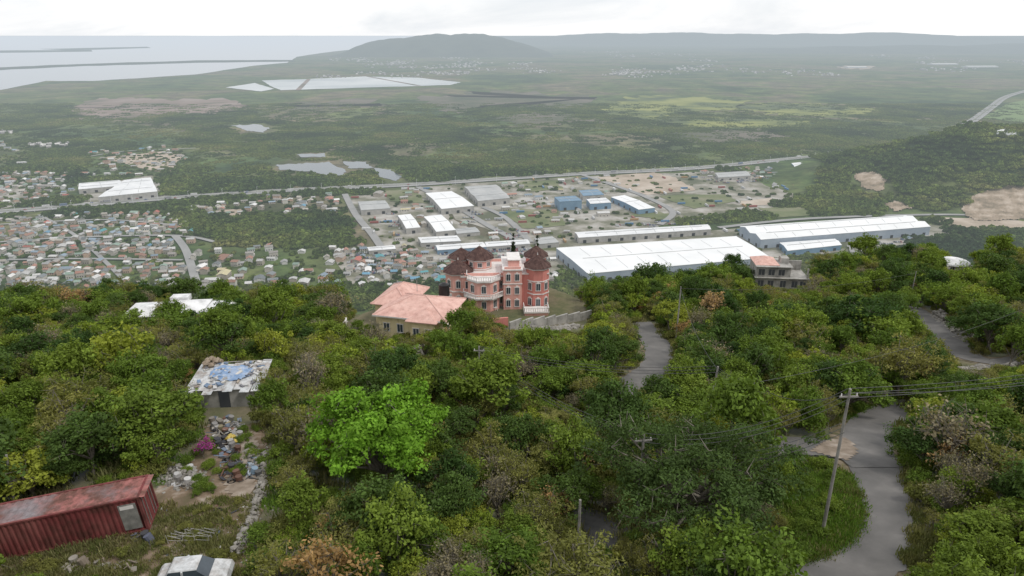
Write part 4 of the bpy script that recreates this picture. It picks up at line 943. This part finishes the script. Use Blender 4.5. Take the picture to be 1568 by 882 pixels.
# ------------------------------------------------------------------ pink mansion
pk=G(770,480); z0=PADS[0][3]
A=Bld('pink_mansion',(pk[0]+1.0,pk[1]+1,z0),math.radians(3)); wk=A('walls',m_pink); tr=A('white_cornices',m_trim); rf=A('brown_roofs',m_brownroof)
wk.box(-9.5,3.2,-1,5.0,13,6.6)
tr.box(-9.7,3.05,6.6,5.2,13.2,6.85); wk.box(-9.5,3.25,6.85,4.9,3.5,7.4); wk.box(-9.5,12.7,6.85,4.9,12.95,7.4)
tr.box(-9.6,3.1,3.15,5.0,3.19,3.4)
def tower(cx,cy,r,z1,rh,mat='walls',mt=m_pink,over=.55,wins=True,z0_=-1,bands=(3.2,)):
    A(mat,mt).prism(A(mat,mt).ring(cx,cy,r),z0_,z1)
    for b in bands: tr.prism(tr.ring(cx,cy,r+.12),b,b+.22)
    tr.prism(tr.ring(cx,cy,r+over*.6),z1+.003,z1+.28)
    if rh: 
        rf.cone(cx,cy,r+over,z1+.285,rh,8,.12); 
        for i in range(8):
            a=math.pi/8+i*math.pi/4; A('roof_ridges',m_brownroof).beam((cx+(r+over)*math.cos(a),cy+(r+over)*math.sin(a),z1+.3),(cx,cy,z1+.3+rh),.09,n=4)
        A('finials',m_trim).cone(cx,cy,.12,z1+.28+rh,.6,6,.02)
    if wins:
        ap=r*math.cos(math.pi/8)
        for k in range(5,9):
            a=k*math.pi/4
            for zc in [1.5]+[b+1.7 for b in bands if b+2.9<z1+.2]:
                A.win(cx+ap*math.cos(a),cy+ap*math.sin(a),zc,a,.85,1.5,arch=True)
tower(-10.2,6.2,2.9,6.9,2.3)
tower(-4.9,3.2,3.5,6.5,0)
def bal(mb,pts,z,h=.9,st=.45):
    for a,b in zip(pts[:-1],pts[1:]):
        L=math.hypot(b[0]-a[0],b[1]-a[1]); n_=max(1,int(L/st))
        mb.beam((a[0],a[1],z+h),(b[0],b[1],z+h),.09,n=5); mb.beam((a[0],a[1],z+.08),(b[0],b[1],z+.08),.06,n=5)
        for i in range(n_+1):
            t=i/n_; x=a[0]+(b[0]-a[0])*t;y=a[1]+(b[1]-a[1])*t; mb.beam((x,y,z),(x,y,z+h),.06,n=5)
bb=A('balustrades',m_trim); rg=bb.ring(-4.9,3.2,3.75); rg=rg[3:]+rg[:1]; bal(bb,rg,6.8)
A('balcony_slabs',m_trim).prism(A('balcony_slabs',m_trim).ring(-4.9,3.2,4.5),3.0,3.19); rg=bb.ring(-4.9,3.2,4.5); bal(bb,rg[3:]+rg[:1],3.2)
tower(-5.6,9.0,2.7,8.9,2.4,z0_=6.5,bands=(7.0,),wins=False)
tower(-9.6,11.5,2.4,8.2,2.0,z0_=3,bands=(7.0,),wins=False)
for k in (5,6,7): 
    a=k*math.pi/4; A.win(-5.6+2.5*math.cos(a),9+2.5*math.sin(a),8.1,a,.8,.9)
wk.box(-.8,1.2,-1,3.0,10,8.6); tr.box(-1.0,1.0,8.603,3.2,10.2,8.85); wk.box(-.6,1.3,8.86,2.8,1.6,9.3); tr.box(-.95,1.08,5.6,3.1,1.19,5.8)
wk.box(.3,3,8.87,2.6,8,10.2); tr.box(.1,2.8,10.203,2.8,8.2,10.4)
for x in (.2,2.0):
    for z in (1.4,4.2,7.1): A.win(x,1.19,z,-math.pi/2,.8,1.4,arch=True)
A('coral_walls',m_pink2).box(3.02,2.2,-1,8.6,12,7.4); tr.box(2.9,2.0,7.403,8.8,12.2,7.62)
tower(6.4,3.4,2.5,8.6,2.3,'coral_walls',m_pink2,bands=(3.2,6.0))
tower(6.6,9.6,2.3,8.9,2.1,'coral_walls',m_pink2,z0_=7.6,bands=(),wins=False)
for yy_ in (5,8,10.5):
    for z in (1.5,5): A.win(8.61,yy_,z,0,.9,1.4)
for z in (1.5,4.9): A.win(-8.2,3.19,z,-math.pi/2,.9,1.5)
for z in (1.5,4.9): A.win(-1.35,3.19,z,-math.pi/2,.7,1.5)
gw=A('garage_walls',m_pink); gw.box(3.4,-2.5,-2.4,8.2,.7,.6); gw.box(-2.0,-3.0,-3.2,3.35,1.1,-1.2)
A('terrace_slab',m_trim).box(3.2,-2.7,.603,8.4,.7,.8); bal(bb,[(3.3,.6),(3.3,-2.6),(8.3,-2.6),(8.3,.6)],.8)
A('garage_door',m_trim).box(5.0,-2.58,-2.2,7.0,-2.51,-.3); A('garage_arch',m_dark).box(3.75,-2.55,-1.6,4.5,-2.51,-.4)
A('lower_terrace_slab',m_trim).box(-2.2,-3.2,-1.197,3.36,1.1,-1.05); bal(bb,[(-2.1,.8),(-2.1,-3.1),(3.3,-3.1)],-1.05)
gw.box(-9.5,.5,-2.2,-2.05,2.9,-.2); bal(bb,[(-9.4,.6),(-2.1,.6)],-.2)
st_=A('terrace_stairs',m_conc)
for i in range(8): st_.box(-2.0-.35*(i+1),-.4,-3,-2.0-.35*i,.45,-1.1-.22*i)
A.done()
# ------------------------------------------------------------------ grey unfinished house
gp=G(1195,441); g_=Bld('grey_concrete_house',(gp[0],gp[1],PADS[2][3]-.2),math.radians(-6)); wl=g_('walls',m_conc)
wl.box(-6.3,0,-1,6.3,7,2.8); wl.box(-6.3,.2,2.95,2.0,7,5.6); g_('floor_slab',m_conc).box(-6.6,-.6,2.803,6.5,7.2,2.947); g_('roof_slab',m_conc).box(-6.6,-.4,5.603,2.3,7.2,5.8)
g_('upper_columns',m_conc).box(5.9,0,2.95,6.25,.35,5.4); g_('upper_columns',m_conc).box(2.6,6.6,2.95,6.3,6.95,5.4); g_('pink_roof',m_terra).hip(-6.3,.8,-1.0,7,5.81,1.3,.3); wl.box(.0,2.5,5.81,1.9,5,7.2)
for x in (-5,-2.6,.4,3.2,5.2): g_.win(x,-.01,1.3,-math.pi/2,1.4,1.7,m_conc,m_dark)
for x in (-5,-2.6,-.2): g_.win(x,.19,4.2,-math.pi/2,1.5,1.6,m_conc,m_dark)
g_.done()
wp=G(1468,414); d_=Bld('white_dome_roof_house',(wp[0],wp[1],wp[2]-1.2),0); d_('walls',m_trim).box(-3.6,0,-1,3.6,6,2.6); dm=d_('dome_roof',m_tarp)
for i in range(5):
    a=i/5*1.5;b=(i+1)/5*1.5; dm.cone(0,3,4.3*math.cos(a),2.61+1.2*math.sin(a),1.2*(math.sin(b)-math.sin(a)),20,4.3*math.cos(b)+.02,0)
d_.win(-2,-.01,1.6,-math.pi/2,1.2,1.2); d_.win(2,-.01,1.6,-math.pi/2,1.2,1.2); d_.done()
# ------------------------------------------------------------------ utility poles + wires
tops=[]
def pole(u,v,h,arm=True,lean=0):
    p=G(u,v); o=Bld('utility_pole',p,random.uniform(-.4,.4)); o('pole',m_wood).beam((0,0,-.8),(lean,0,h),.13,.08,8)
    if arm:
        o('crossarm',m_wood).box(lean-.6,-.05,h-.6,lean+.6,.05,h-.5)
        for x in (-.5,0,.5): o('insulators',m_trim).cone(lean+x,0,.05,h-.497,.18,6,.03)
    o.done(); t=Vector((p[0]+lean,p[1],p[2]+h-.3)); tops.append(t); return t
A1=pole(1258,822,11.4); A2=pole(975,805,7.6); A3=pole(735,612,6.5); A4=pole(1138,700,7.6,False); A5=pole(1078,672,7.6,False,lean=.5); A6=pole(1393,462,7,False); A7=pole(1035,522,9,False); pole(62,492,6,False); pole(885,848,4.2,False); A8=pole(418,470,6.5,False); pole(20,775,4.2,False,.5)
wb=MB()
def wire(a,b,sag=1.2,r=.022):
    pr=a
    for i in range(1,15):
        t=i/14; q=a.lerp(b,t)-Vector((0,0,4*sag*t*(1-t))); wb.beam(pr,q,r,n=4); pr=q
for o_ in (-.7,0,.7):
    of=Vector((0,o_*.4,o_*.25)); wire(A1+of,A2+of,1.3); wire(A2+of,A3+of,1.2); wire(A1+of,Vector((95,80,H(95,80)+9))+of,2.0); wire(A4+of,A5+of,.5); wire(A5+of,A3+of,1.0); wire(A1+of-Vector((0,0,2.5)),A2+of-Vector((0,0,1.2)),1.4)
wire(A1,A4,1.0); wire(A7,A5,1.2); wire(A6,A7,1.5); wire(A4,Vector((80,95,H(80,95)+9)),1.3); wire(A1,Vector((70,60,H(70,60)+9)),1.5)
wb.obj('power_lines',m_wire)
# ------------------------------------------------------------------ world, sun, camera
W=bpy.data.worlds.new('World'); S.world=W; W.use_nodes=True; nt=W.node_tree; nt.nodes.clear()
SAZ,SEL=115,54
sky=nd(nt,'ShaderNodeTexSky',sky_type='NISHITA'); sky.sun_disc=False; sky.sun_elevation=math.radians(SEL); sky.sun_rotation=math.radians(SAZ)
tc=nd(nt,'ShaderNodeTexCoord'); mp=nd(nt,'ShaderNodeMapping'); mp.inputs['Scale'].default_value=(1,1,4.5); nt.links.new(tc.outputs['Generated'],mp.inputs[0])
cl=noise(nt,mp.outputs[0],2.6,9,.6,.6)
cc=ramp(nt,cl,[(8.8,9.2,9.7),(10.6,10.7,10.9),(12.0,12.0,12.0)],.36,.6)
mix=mixc(nt,.88,sky.outputs[0],cc)
bg=nd(nt,'ShaderNodeBackground'); bg.inputs['Strength'].default_value=.1; nt.links.new(mix,bg.inputs['Color']); wo=nd(nt,'ShaderNodeOutputWorld'); nt.links.new(bg.outputs[0],wo.inputs['Surface'])
ld=bpy.data.lights.new('sun','SUN'); ld.energy=1.5; ld.angle=math.radians(10); ld.color=(1,.95,.87); so=bpy.data.objects.new('sun',ld); COL.objects.link(so)
az=math.radians(SAZ); el=math.radians(SEL); dv=Vector((math.sin(az)*math.cos(el),math.cos(az)*math.cos(el),math.sin(el))); so.rotation_euler=dv.to_track_quat('Z','Y').to_euler()
cd=bpy.data.cameras.new('camera'); cd.sensor_width=36; cd.lens=24; cd.clip_start=.5; cd.clip_end=400000; co=bpy.data.objects.new('camera',cd); COL.objects.link(co); co.location=(0,0,CZ); co.rotation_euler=(math.pi/2-PT,0,0); S.camera=co
S.view_settings.view_transform='Standard'; S.view_settings.look='None'; S.view_settings.exposure=0
print('instances hillside',int((~bad).sum()),'houses',len(hs))
